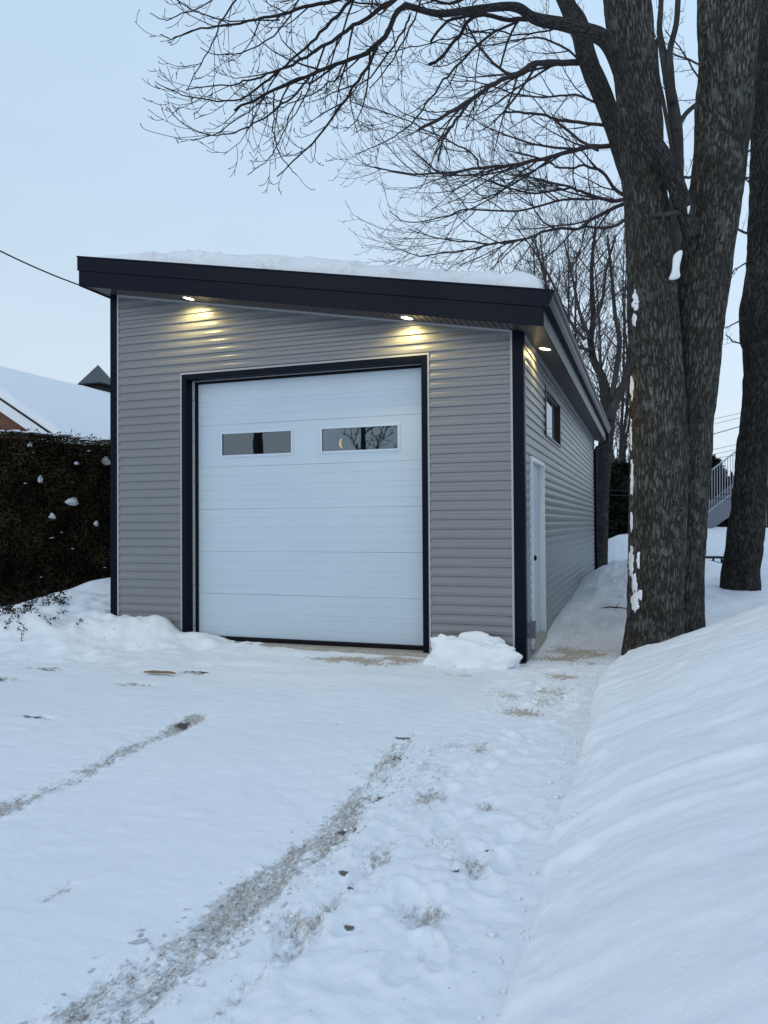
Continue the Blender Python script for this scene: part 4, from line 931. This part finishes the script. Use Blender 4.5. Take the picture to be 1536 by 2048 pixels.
# --- thinner young trees further back, above the roof
kinds = ['young bare tree with many upright twigs showing above the right end of the roof', 'thin bare sapling left of the forked tree, its twigs rising past the gutter',
         'bare young tree filling the gap between the garage roof and the big maple', 'twiggy bare tree low behind the downspout and the forked tree']
for i, (bx, D, top, lean) in enumerate(((1095, 24, 470, -30), (1145, 26, 430, -10), (1235, 31, 440, 15), (1252, 32, 700, 5))):
    bs = at(bx, 1105, D); tp = at(bx+lean, top, D)
    t_ = tag(empty('young_tree', bs), kinds[i], 'tree', 'bare young trees behind the garage'); b = MB(); g5 = Grow(upc=.5, minr=.0055, dens=(2.6, 3.0, 4), lens=(.5, .45, .45), lmax=(2.4, 1.0, .4), ang=(.3, .8))
    for q in range(3 if i != 3 else 4):
        off = Vector((random.uniform(-1, 1)*.9, random.uniform(-.4, .4), 0)) if q else Vector()
        pts = [bs, bs.lerp(tp, .25)+off*.3, bs.lerp(tp, .5)+off*.8+Vector((random.gauss(0, .15), 0, 0)), bs.lerp(tp, .75)+off*1.4, tp+off*1.9-Vector((0, 0, .6*q))]
        P, Rr = stem_simple(b, pts, [.10, .07, .05, .03, .012], 8); g5.spread(P, Rr, 0, 3, .3)
    b.build('trunk', M_bark3, t_, True); g5.mb.build('branches', M_twig2, t_)

# --- bare trees across the yard behind the photographer (they mirror in the door windows)
for i, (x_, y_, h_, r0, lb) in enumerate(((-12.0, -16, 11, .22, 'bare tree across the drive whose dark trunk mirrors in the left door window'), (-8.3, -17, 8, .12, 'bare tree across the drive whose branches mirror in the right door window'))):
    t_ = tag(empty('yard_tree', (x_, y_, -.1)), lb, 'tree'); b = MB(); g6 = Grow(upc=.4, minr=.012, dens=(2.2, 3, 4), lens=(.5, .5, .4), lmax=(3, 1.4, .5), ang=(.5, 1.1))
    P, Rr = stem_simple(b, [(x_, y_, -.2), (x_+.05, y_, 2), (x_-.1, y_, 4.5), (x_+.1, y_, 7), (x_, y_, h_)], [r0, r0*.9, r0*.8, r0*.6, r0*.2], 12)
    g6.spread(P, Rr, 0, 3, .22 if i else .5); b.build('trunk', M_bark3, t_, True); g6.mb.build('branches', M_twig2, t_)

# ------------------------------------------------------------------ cedar hedge on the left
def leaves(name, P, nrm, ln, wd, m, parent, droop=.3):
    """one small blade per point, P (n,3), outward normal nrm (n,3)"""
    n = len(P); d = nrm+rng.normal(0, .75, (n, 3)); d[:, 2] -= droop; d /= np.linalg.norm(d, axis=1)[:, None]
    s = np.cross(d, rng.normal(0, 1, (n, 3))); s /= np.linalg.norm(s, axis=1)[:, None]
    L_ = ln*rng.uniform(.6, 1.4, (n, 1)); W_ = wd*rng.uniform(.6, 1.4, (n, 1))
    V = np.stack([P, P+d*L_*.5+s*W_, P+d*L_, P+d*L_*.5-s*W_], 1).reshape(-1, 3)
    return quads(name, V, np.arange(n*4).reshape(n, 4), m, parent)
HX, HZ = -8.85, 2.93
def hx(y): return HX+.34*(y-1.6)
H = tag(empty('cedar_hedge', (-9, 2, 0)), 'tall dark cedar hedge along the left, bits of snow caught in it', 'hedge')
n = 78000
yy = rng.uniform(-.5, 9.5, n); zz = rng.uniform(-.15, HZ, n)
bul = .26*fbm(yy*1.5, zz*1.5, 2, 3)+.17*fbm(yy*5, zz*4, 9, 3)
dep_ = rng.uniform(-.16, .02, n)
Px = np.stack([hx(yy)+bul+dep_, yy, zz+.05], -1)
nr = np.tile(np.array([[.93, -.3, .1]]), (n, 1))
n2 = 9000; y2 = rng.uniform(-.5, 9.5, n2); x2 = rng.uniform(-1.0, 0, n2)
Pt2 = np.stack([hx(y2)+x2, y2, HZ-.03+.17*fbm(y2*2.6, x2*2, 5, 4)+rng.uniform(-.05, .12, n2)*(rng.random(n2) > .4)], -1)
leaves('foliage', np.concatenate([Px, Pt2]), np.concatenate([nr, np.tile(np.array([[.1, -.1, .9]]), (n2, 1))]), .062, .011, M_cedar, H)
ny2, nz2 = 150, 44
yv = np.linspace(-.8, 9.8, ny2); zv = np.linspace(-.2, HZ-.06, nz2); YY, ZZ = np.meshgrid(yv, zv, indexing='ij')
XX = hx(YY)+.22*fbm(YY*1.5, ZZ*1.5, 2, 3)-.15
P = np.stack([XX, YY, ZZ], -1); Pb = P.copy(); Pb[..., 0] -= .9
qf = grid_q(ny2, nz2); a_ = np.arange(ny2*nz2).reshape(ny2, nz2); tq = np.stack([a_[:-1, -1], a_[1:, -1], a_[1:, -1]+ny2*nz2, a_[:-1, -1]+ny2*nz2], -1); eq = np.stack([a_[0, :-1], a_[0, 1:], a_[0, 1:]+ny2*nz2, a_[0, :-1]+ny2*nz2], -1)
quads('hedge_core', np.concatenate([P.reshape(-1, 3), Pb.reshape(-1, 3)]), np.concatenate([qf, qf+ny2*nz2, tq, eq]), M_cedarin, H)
b = MB()
for k in range(260):
    y_ = random.uniform(0, 8.5); z_ = random.uniform(0, 2.8); p = Vector((hx(y_)+.05+.2*float(fbm(y_*1.5, z_*1.5, 2, 3)), y_, z_)); P = [p]
    d = Vector((random.gauss(.1, .2), random.gauss(0, .5), random.uniform(.2, 1))).normalized()
    for q in range(4): d = (d+Vector((0, random.gauss(0, .3), .1))).normalized(); p = p+d*random.uniform(.05, .13); P.append(p)
    b.tube(P, [.004, .0035, .003, .0025, .002], 3, False)
b.build('twigs', mat('brown_twig', (.035, .024, .018), .9, .1), H)
# snow caught in the hedge
def clump(px_, py_, rx, rz, label, seed):
    p = at(px_, py_, 11.0)
    y_ = 3.0
    for _ in range(30):    # meet the hedge face
        q = at_plane(px_, py_, 1, y_); y_ += (hx(y_)+.10-q.x)*-.45
        y_ = min(max(y_, -.5), 9)
    q = at_plane(px_, py_, 1, y_)
    th, ph = np.meshgrid(np.linspace(0, 2*np.pi, 41), np.linspace(0, np.pi, 24), indexing='ij')
    nx, ny, nz = np.sin(ph)*np.cos(th), np.sin(ph)*np.sin(th), np.cos(ph)
    dd = 1+.55*fbm(nx*1.6+seed, ny*1.6, nz*1.6, 3)+.22*fbm(nx*5+seed, ny*5, nz*5, 3)
    P = np.stack([q.x+nx*rx*.55*dd, q.y+ny*rx*dd*(1-.35*nz), q.z+nz*rz*dd*np.where(nz < 0, .65, 1)], -1)
    o_ = quads('snow_clump', P.reshape(-1, 3), grid_q(41, 24), M_snow, smooth=True); tag(o_, label, 'snow', 'snow caught in the cedar hedge'); return o_
for k, (a, b_, rx, rz, lb) in enumerate(((144, 1004, .13, .085, 'biggest snow clump caught halfway up the cedar hedge'), (212, 922, .085, .10, 'tall snow clump high in the hedge right beside the garage wall'),
    (153, 927, .05, .03, 'small snow clump in the hedge under its top, left of the tall one'), (80, 960, .055, .07, 'upright snow clump in the hedge, upper left'), (105, 1033, .06, .06, 'snow clump in the hedge below and left of the biggest one'),
    (192, 1048, .045, .05, 'snow clump in the hedge level with the lower left one, near the garage'), (60, 890, .05, .05, 'snow clump just under the hedge top at the left')
    )): clump(a, b_, rx, rz, lb, k*3.1)
V = []; Qs = []
P = []
for k in range(300):
    y_ = random.uniform(.2, 9); 
    if random.random() < .90: P.append((hx(y_)-random.uniform(-.05, .7), y_, HZ+.04+.1*float(fbm(np.array([y_*2.2]), np.array([0.]), 5, 3)[0]), random.uniform(.04, .13), 1))
    else: 
        z_ = random.uniform(.1, 2.8); P.append((hx(y_)+.06+.2*float(fbm(np.array([y_*1.5]), np.array([z_*1.5]), 2, 3)[0]), y_, z_, random.uniform(.01, .026), 0))
for (x_, y_, z_, s_, top) in P:
    n0 = len(V); ku = 8
    for lv, (rr, hh) in enumerate(((1, 0), (.85, .35), (.45, .6))):
        for q in range(ku):
            th = 2*math.pi*q/ku; j = random.uniform(.75, 1.25); V.append((x_+rr*s_*j*math.cos(th), y_+rr*s_*j*math.sin(th)*1.4, z_+hh*s_*(.55 if top else 1.2)))
    for lv in range(2):
        for q in range(ku): Qs.append((n0+lv*ku+q, n0+lv*ku+(q+1) % ku, n0+(lv+1)*ku+(q+1) % ku, n0+(lv+1)*ku+q))
    for q in (0, 2, 4): Qs.append((n0+2*ku+q, n0+2*ku+q+1, n0+2*ku+q+2, n0+2*ku+(q+4) % 8)) if q == 0 else None
    Qs.append((n0+2*ku+2, n0+2*ku+3, n0+2*ku+4, n0+2*ku+5)); Qs.append((n0+2*ku+5, n0+2*ku+6, n0+2*ku+7, n0+2*ku+2)); Qs.append((n0+2*ku+7, n0+2*ku+0, n0+2*ku+1, n0+2*ku+2))
tag(quads('hedge_snow', V, Qs, M_snow, smooth=True), 'crumbs of snow along the top and face of the cedar hedge', 'snow', kind='stuff')

# small leafy shrubs poking from the snow at the hedge foot
for i, (a, b_, s_, lb) in enumerate(((35, 1255, 1.0, 'low bush with curled dark leaves half buried in snow at the left edge'), (98, 1232, .6, 'smaller sprig of dark leaves poking from the snow between the bush and the garage'))):
    q = at_plane(a, b_+14, 2, .02); t_ = tag(empty('shrub', (q.x, q.y, gz(q.x, q.y))), lb, 'shrub'); b = MB(); LP = []
    for k in range(int(34*s_)):
        p = Vector((q.x+random.gauss(0, .28*s_), q.y+random.gauss(0, .2*s_), 0)); p.z = gz(p.x, p.y)-.02; d = Vector((random.gauss(0, .6), random.gauss(0, .4), 1)).normalized(); P = [p.copy()]
        for _ in range(4): d = (d+Vector((random.gauss(0, .3), random.gauss(0, .3), -.1))).normalized(); p = p+d*.055; P.append(p.copy()); LP += [tuple(p)]*4
        b.tube(P, .0028, 3, False)
    b.build('twigs', M_leaf, t_); LP = np.array(LP)+rng.normal(0, .012, (len(LP), 3)); leaves('foliage', LP, np.tile(np.array([[0, 0, .2]]), (len(LP), 1)), .035, .010, M_leaf, t_)

# ------------------------------------------------------------------ neighbour's house
HO = tag(empty('house', (-16.5, 7, 0)), 'brick house behind the hedge with a snow-covered gable roof', 'house')
hx0, hx1, hy0, hy1, zr, sl = -21.4, -11.6, 7.0, 24.0, 5.84, .593
def rz(x): return zr-sl*abs(x+16.5)
b = MB(); b.add([(hx0+.4, hy0+.35, -.2), (hx1-.5, hy0+.35, -.2), (hx1-.5, hy0+.35, rz(hx1-.5)-.15), (-16.5, hy0+.35, zr-.15), (hx0+.4, hy0+.35, rz(hx0+.4)-.15),
       (hx0+.4, hy1-.35, -.2), (hx1-.5, hy1-.35, -.2), (hx1-.5, hy1-.35, rz(hx1-.5)-.15), (-16.5, hy1-.35, zr-.15), (hx0+.4, hy1-.35, rz(hx0+.4)-.15)],
       [(0, 1, 2, 3, 4), (9, 8, 7, 6, 5), (0, 5, 6, 1), (1, 6, 7, 2), (2, 7, 8, 3), (3, 8, 9, 4), (4, 9, 5, 0)])
# brick material with mortar
mb_ = bpy.data.materials.new('brick_wall'); mb_.use_nodes = True; t = mb_.node_tree; bs_ = t.nodes['Principled BSDF']; bs_.inputs['Roughness'].default_value = .9
c_ = N(t, 'ShaderNodeTexCoord'); m2 = N(t, 'ShaderNodeMapping'); m2.inputs['Rotation'].default_value = (R(90), 0, 0); bt = N(t, 'ShaderNodeTexBrick')
bt.inputs['Color1'].default_value = (.17, .065, .040, 1); bt.inputs['Color2'].default_value = (.12, .045, .030, 1); bt.inputs['Mortar'].default_value = (.10, .07, .06, 1); bt.inputs['Scale'].default_value = 1.6
t.links.new(c_.outputs['Object'], m2.inputs[0]); t.links.new(m2.outputs[0], bt.inputs['Vector']); t.links.new(bt.outputs['Color'], bs_.inputs['Base Color'])
b.build('wall', mb_, HO)
b = MB()
for s_ in (1, -1):
    xe = hx1 if s_ == 1 else hx0
    b.hexa([(-16.5, hy0, zr), (xe, hy0, rz(xe)), (xe, hy1, rz(xe)), (-16.5, hy1, zr), (-16.5, hy0, zr+.06), (xe, hy0, rz(xe)+.06), (xe, hy1, rz(xe)+.06), (-16.5, hy1, zr+.06)])
b.build('roof', mat('dark_shingle', (.03, .028, .028), .9, .2), HO)
b = MB()
for xe in (hx1, hx0): b.hexa([(-16.5, hy0+.02, zr-.30), (xe, hy0+.02, rz(xe)-.30), (xe, hy0+.06, rz(xe)-.30), (-16.5, hy0+.06, zr-.30), (-16.5, hy0+.02, zr-.001), (xe, hy0+.02, rz(xe)-.001), (xe, hy0+.06, rz(xe)-.001), (-16.5, hy0+.06, zr-.001)])
b.box(hx1-.05, hx1-.01, hy0+.07, hy1, rz(hx1)-.22, rz(hx1)-.002)
b.build('fascia', M_white, HO)
q = at_plane(200, 764, 0, -16.35); w_ = .95; zc = q.z; cx0, cx1, cy0, cy1 = q.x-w_, q.x, q.y, q.y+w_; CH = empty('chimney', (0, 0, 0)); CH.parent = HO
MB().box(cx0+.14, cx1-.14, cy0+.14, cy1-.14, 5.0, zc-.02).build('chimney_stack', M_black, CH)
MB().box(cx0, cx1, cy0, cy1, zc-.05, zc).build('cap_rim', M_black, CH)
MB().add([(cx0+.004, cy0+.004, zc), (cx1-.004, cy0+.004, zc), (cx1-.004, cy1-.004, zc), (cx0+.004, cy1-.004, zc), ((cx0+cx1)/2, (cy0+cy1)/2, zc+.72)], [(0, 1, 4), (1, 2, 4), (2, 3, 4), (3, 0, 4)]).build('chimney_cap', mat('cap_metal', (.055, .06, .068), .5, .5), CH)
# snow on its roof
na_, nb_ = 110, 130
aa = np.linspace(-1, 1, na_); X_ = -16.5+np.where(aa > 0, aa*(hx1+16.5+.03), aa*(-16.5-hx0+.03)); Y_ = hy0+.02+(hy1-hy0-.04)*np.linspace(0, 1, nb_)**1.6
XX, YY = np.meshgrid(X_, Y_, indexing='ij'); ed = np.clip(np.minimum((hx1+.03-XX)/.35, (YY-hy0)/.25), 0, 1)
TT = .20*(1-(1-ed)**2)**.5+.03+.02*fbm(XX*1.2, YY*1.2, 3, 3)*ed+.045*fbm(XX*1.5+YY*4, YY*2.0, 8, 4)*sst(10.5, 7.5, YY+XX*.12+1.6)*ed
ZZ = zr+.062-sl*np.sqrt((XX+16.5)**2+.02)+TT
ZZ[-1, :] = rz(hx1)+.05; ZZ[:, 0] = zr+.05-sl*np.abs(X_+16.5)
tag(quads('roof_snow', np.stack([XX, YY, ZZ], -1).reshape(-1, 3), grid_q(na_, nb_), M_snowr, smooth=True), 'smooth snow covering the roof of the brick house', 'snow')

# ------------------------------------------------------------------ far background
def conifer(px0, D, wid, ztop, label, seed):
    bs = at(px0, 1080, D); z0 = .9; t_ = tag(empty('conifer_tree', (bs.x, bs.y, z0)), label, 'tree', 'dark evergreens beyond the yard')
    n = 6500; h = rng.random(n)**1.1; zz = z0+h*(ztop-z0); th = rng.uniform(0, 6.283, n)
    rr = wid/2*(1-h**2.2*.8)*(.55+.45*rng.random(n)**.4)*(1+.25*fbm(np.cos(th)*1.5+seed, np.sin(th)*1.5, zz*1.6, 2))
    P = np.stack([bs.x+rr*np.cos(th), bs.y+rr*np.sin(th), zz], -1); nr = np.stack([np.cos(th), np.sin(th), 0*th+.3], -1)
    leaves('foliage', P, nr, .30, .055, M_conif, t_)
    b = MB(); b.tube([(bs.x, bs.y, z0-.4), (bs.x, bs.y, ztop-.3)], [.14, .03], 8); b.build('trunk', M_bark3, t_)
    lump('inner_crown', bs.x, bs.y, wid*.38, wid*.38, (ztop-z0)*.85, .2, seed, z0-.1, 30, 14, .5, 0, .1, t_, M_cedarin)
conifer(1218, 26, 2.6, 2.95, 'dark evergreen mass between the forked tree and the big maple', 1)
conifer(1250, 27, 2.4, 3.35, 'taller evergreen just left of the big maple trunk', 2)
conifer(1415, 27, 1.7, 3.55, 'pointed evergreen rising behind the stair railing, right of the big maple', 3)
conifer(1450, 28, 2.0, 2.85, 'low dark evergreen under the stair', 4)
conifer(1478, 28, 1.8, 2.95, 'evergreen hidden mostly behind the leaning tree', 5)
conifer(1535, 28, 1.8, 2.7, 'evergreen at the very right edge of the yard', 6)

# outdoor stair with railing
ST = tag(empty('outdoor_stair', at(1409, 1069, 22)), 'grey metal outdoor stair with thin railing climbing right behind the leaning tree', 'stair')
Ds = 22
A0, A1 = at(1395, 1044, Ds), at(1500, 962, Ds); B0, B1 = at(1395, 1078, Ds), at(1500, 1005, Ds); bk = Vector((-.35, 1, 0)).normalized()
b = MB(); t_ = bk*.05
b.hexa([B0, B1, B1+t_, B0+t_, A0, A1, A1+t_, A0+t_]); b.build('stringer', M_grey, ST)
b = MB(); t2 = bk*1.0; b.hexa([B0+t2, B1+t2, B1+t2+t_, B0+t2+t_, A0+t2, A1+t2, A1+t2+t_, A0+t2+t_]); b.build('stringer', M_grey, ST)
H0, H1 = at(1395, 962, Ds), at(1500, 881, Ds)
b = MB(); b.tube([H0, H1], .02, 8); b.build('handrail', M_galv, ST)
b = MB(); b.tube([A0+Vector((0, 0, .05)), A1+Vector((0, 0, .05))], .015, 6); b.build('bottom_rail', M_galv, ST)
nb = 20
for k in range(nb):
    f = (k+.5)/nb; p0 = (A0.lerp(A1, f)); p1 = H0.lerp(H1, f); b = MB(); b.tube([p0, p1], .011, 6); b.build('baluster', M_galv, ST)
for k in range(8):
    f = (k+.5)/8; p = A0.lerp(A1, f)-Vector((0, 0, .12)); b = MB(); u1 = (Vector((A1.x-A0.x, A1.y-A0.y, 0))).normalized()*.14
    b.hexa([p-u1+t_, p+u1+t_, p+u1+t2, p-u1+t2, p-u1+t_+Vector((0, 0, .03)), p+u1+t_+Vector((0, 0, .03)), p+u1+t2+Vector((0, 0, .03)), p-u1+t2+Vector((0, 0, .03))]); b.build('tread', M_grey, ST)
# back building at the right edge where the stair ends
q = at(1526, 1060, 24); HB = tag(empty('back_building', (q.x, q.y, 1)), 'sliver of a grey-walled building at the right edge behind the leaning tree', 'building')
MB().box(q.x-.02, q.x+7, q.y, q.y+6, at(1526, 972, 24).z, at(1526, 948, 24).z+2.2*0+.02).build('upper_wall', mat('grey_blue_wall', (.16, .17, .22), .7), HB)
MB().box(q.x+.10, q.x+6.9, q.y+.3, q.y+5.9, .6, at(1526, 972, 24).z-.001).build('lower_wall', mat('dark_brown_wall', (.035, .022, .015), .8, var=(4, .5)), HB)
MB().box(q.x+.02, q.x+.10, q.y-.05, q.y+.03, 1.25, at(1526, 972, 24).z-.002).build('post', mat('tan_post', (.30, .21, .12), .8), HB)

# low bench frame in the snow
BE = tag(empty('bench', at(1430, 1130, 15)), 'low black metal bench in the snow between the big maple and leaning tree', 'bench')
b = MB(); a0, a1 = at(1392, 1117, 15), at(1456, 1117, 15); dp = bk*.38; th = Vector((0, 0, .035))
b.hexa([a0, a1, a1+dp, a0+dp, a0+th, a1+th, a1+dp+th, a0+dp+th]); b.build('seat', M_black, BE)
for f in (.10, .80):
    p = a0.lerp(a1, f); 
    for e_ in (0, 1): b = MB(); pp = p+dp*e_; b.tube([pp, pp-Vector((0, 0, .22))], .02, 6); b.build('leg', M_black, BE)
b = MB(); p0 = at(1392, 1127, 15); p1 = at(1444, 1128, 15); b.tube([p0, p1], .016, 6); b.build('stretcher', M_black, BE)

# wires
def wire(p, q_, r, sag, label, group='overhead lines on the right'):
    P = []
    for k in range(17):
        t_ = k/16; v_ = p.lerp(q_, t_); v_.z -= sag*4*t_*(1-t_); P.append(v_)
    b = MB(); b.tube(P, r, 5); tag(b.build('power_line', M_wire), label, 'wire', group)
wire(at(-300, 330, 6.2), Vector((-5.56, -.38, 4.47)), .009, .08, 'thin service cable running down from the sky to the left end of the garage fascia', 'service cable')
pl = [(845, 823, .011, 'topmost thin overhead line right of the big maple'), (857, 832, .011, 'second overhead line from the top right of the big maple'), (879, 850, .022, 'thick twisted overhead cable right of the big maple'),
      (906, 884, .012, 'overhead line just under the thick cable'), (915, 894, .012, 'overhead line touching the top of the stair railing'), (921, 905, .012, 'lowest sloping overhead line above the stair railing')]
for (ya, yb, r_w, lb) in pl: wire(at(1180, ya+ (ya-yb)*1.8, 42), at(1640, yb-(ya-yb)*1.6, 42), r_w, .15, lb)
wire(at(1120, 977, 18.5), at(1700, 997, 18.5), .008, .0, 'upper of the two pale lines crossing in front of the far evergreens', 'low lines across the yard')
wire(at(1120, 987, 18.5), at(1700, 1006, 18.5), .008, .0, 'lower of the two pale lines crossing in front of the far evergreens', 'low lines across the yard')

# ------------------------------------------------------------------ small things on the snow
q = at_plane(322, 1340, 2, -.06); b = MB()
P = [(q.x-.20, q.y-.01), (q.x-.12, q.y+.03), (q.x+.10, q.y+.02), (q.x+.21, q.y-.05), (q.x-.03, q.y-.04)]
zq_ = gz(q.x, q.y)+.012
b.add([(x_, y_, zq_+.006*k) for k, (x_, y_) in enumerate(P)]+[(x_, y_, zq_+.014+.006*k) for k, (x_, y_) in enumerate(P)], [(4, 3, 2, 1, 0), (5, 6, 7, 8, 9)]+[(k, (k+1) % 5, 5+(k+1) % 5, 5+k) for k in range(5)])
tag(b.build('wood_scrap', M_wood), 'flat tan scrap of wood lying on the snow left of the big door', 'wood scrap')
b = MB(); p0 = at(1202, 1188, 11.5); p1 = at(1262, 1192, 11.5)
for p in (p0, p1): p.z = gz(p.x, p.y)+.02
b.tube([p0, p0.lerp(p1, .3)+Vector((0, 0, .02)), p0.lerp(p1, .7)+Vector((0, 0, .01)), p1], [.006, .012, .009, .006], 6); b.tube([p0.lerp(p1, .45), p0.lerp(p1, .62)+Vector((0, .1, .08))], [.007, .003], 5)
tag(b.build('fallen_branch', M_twig), 'thin broken branch lying on the snowy path beside the maple', 'branch')
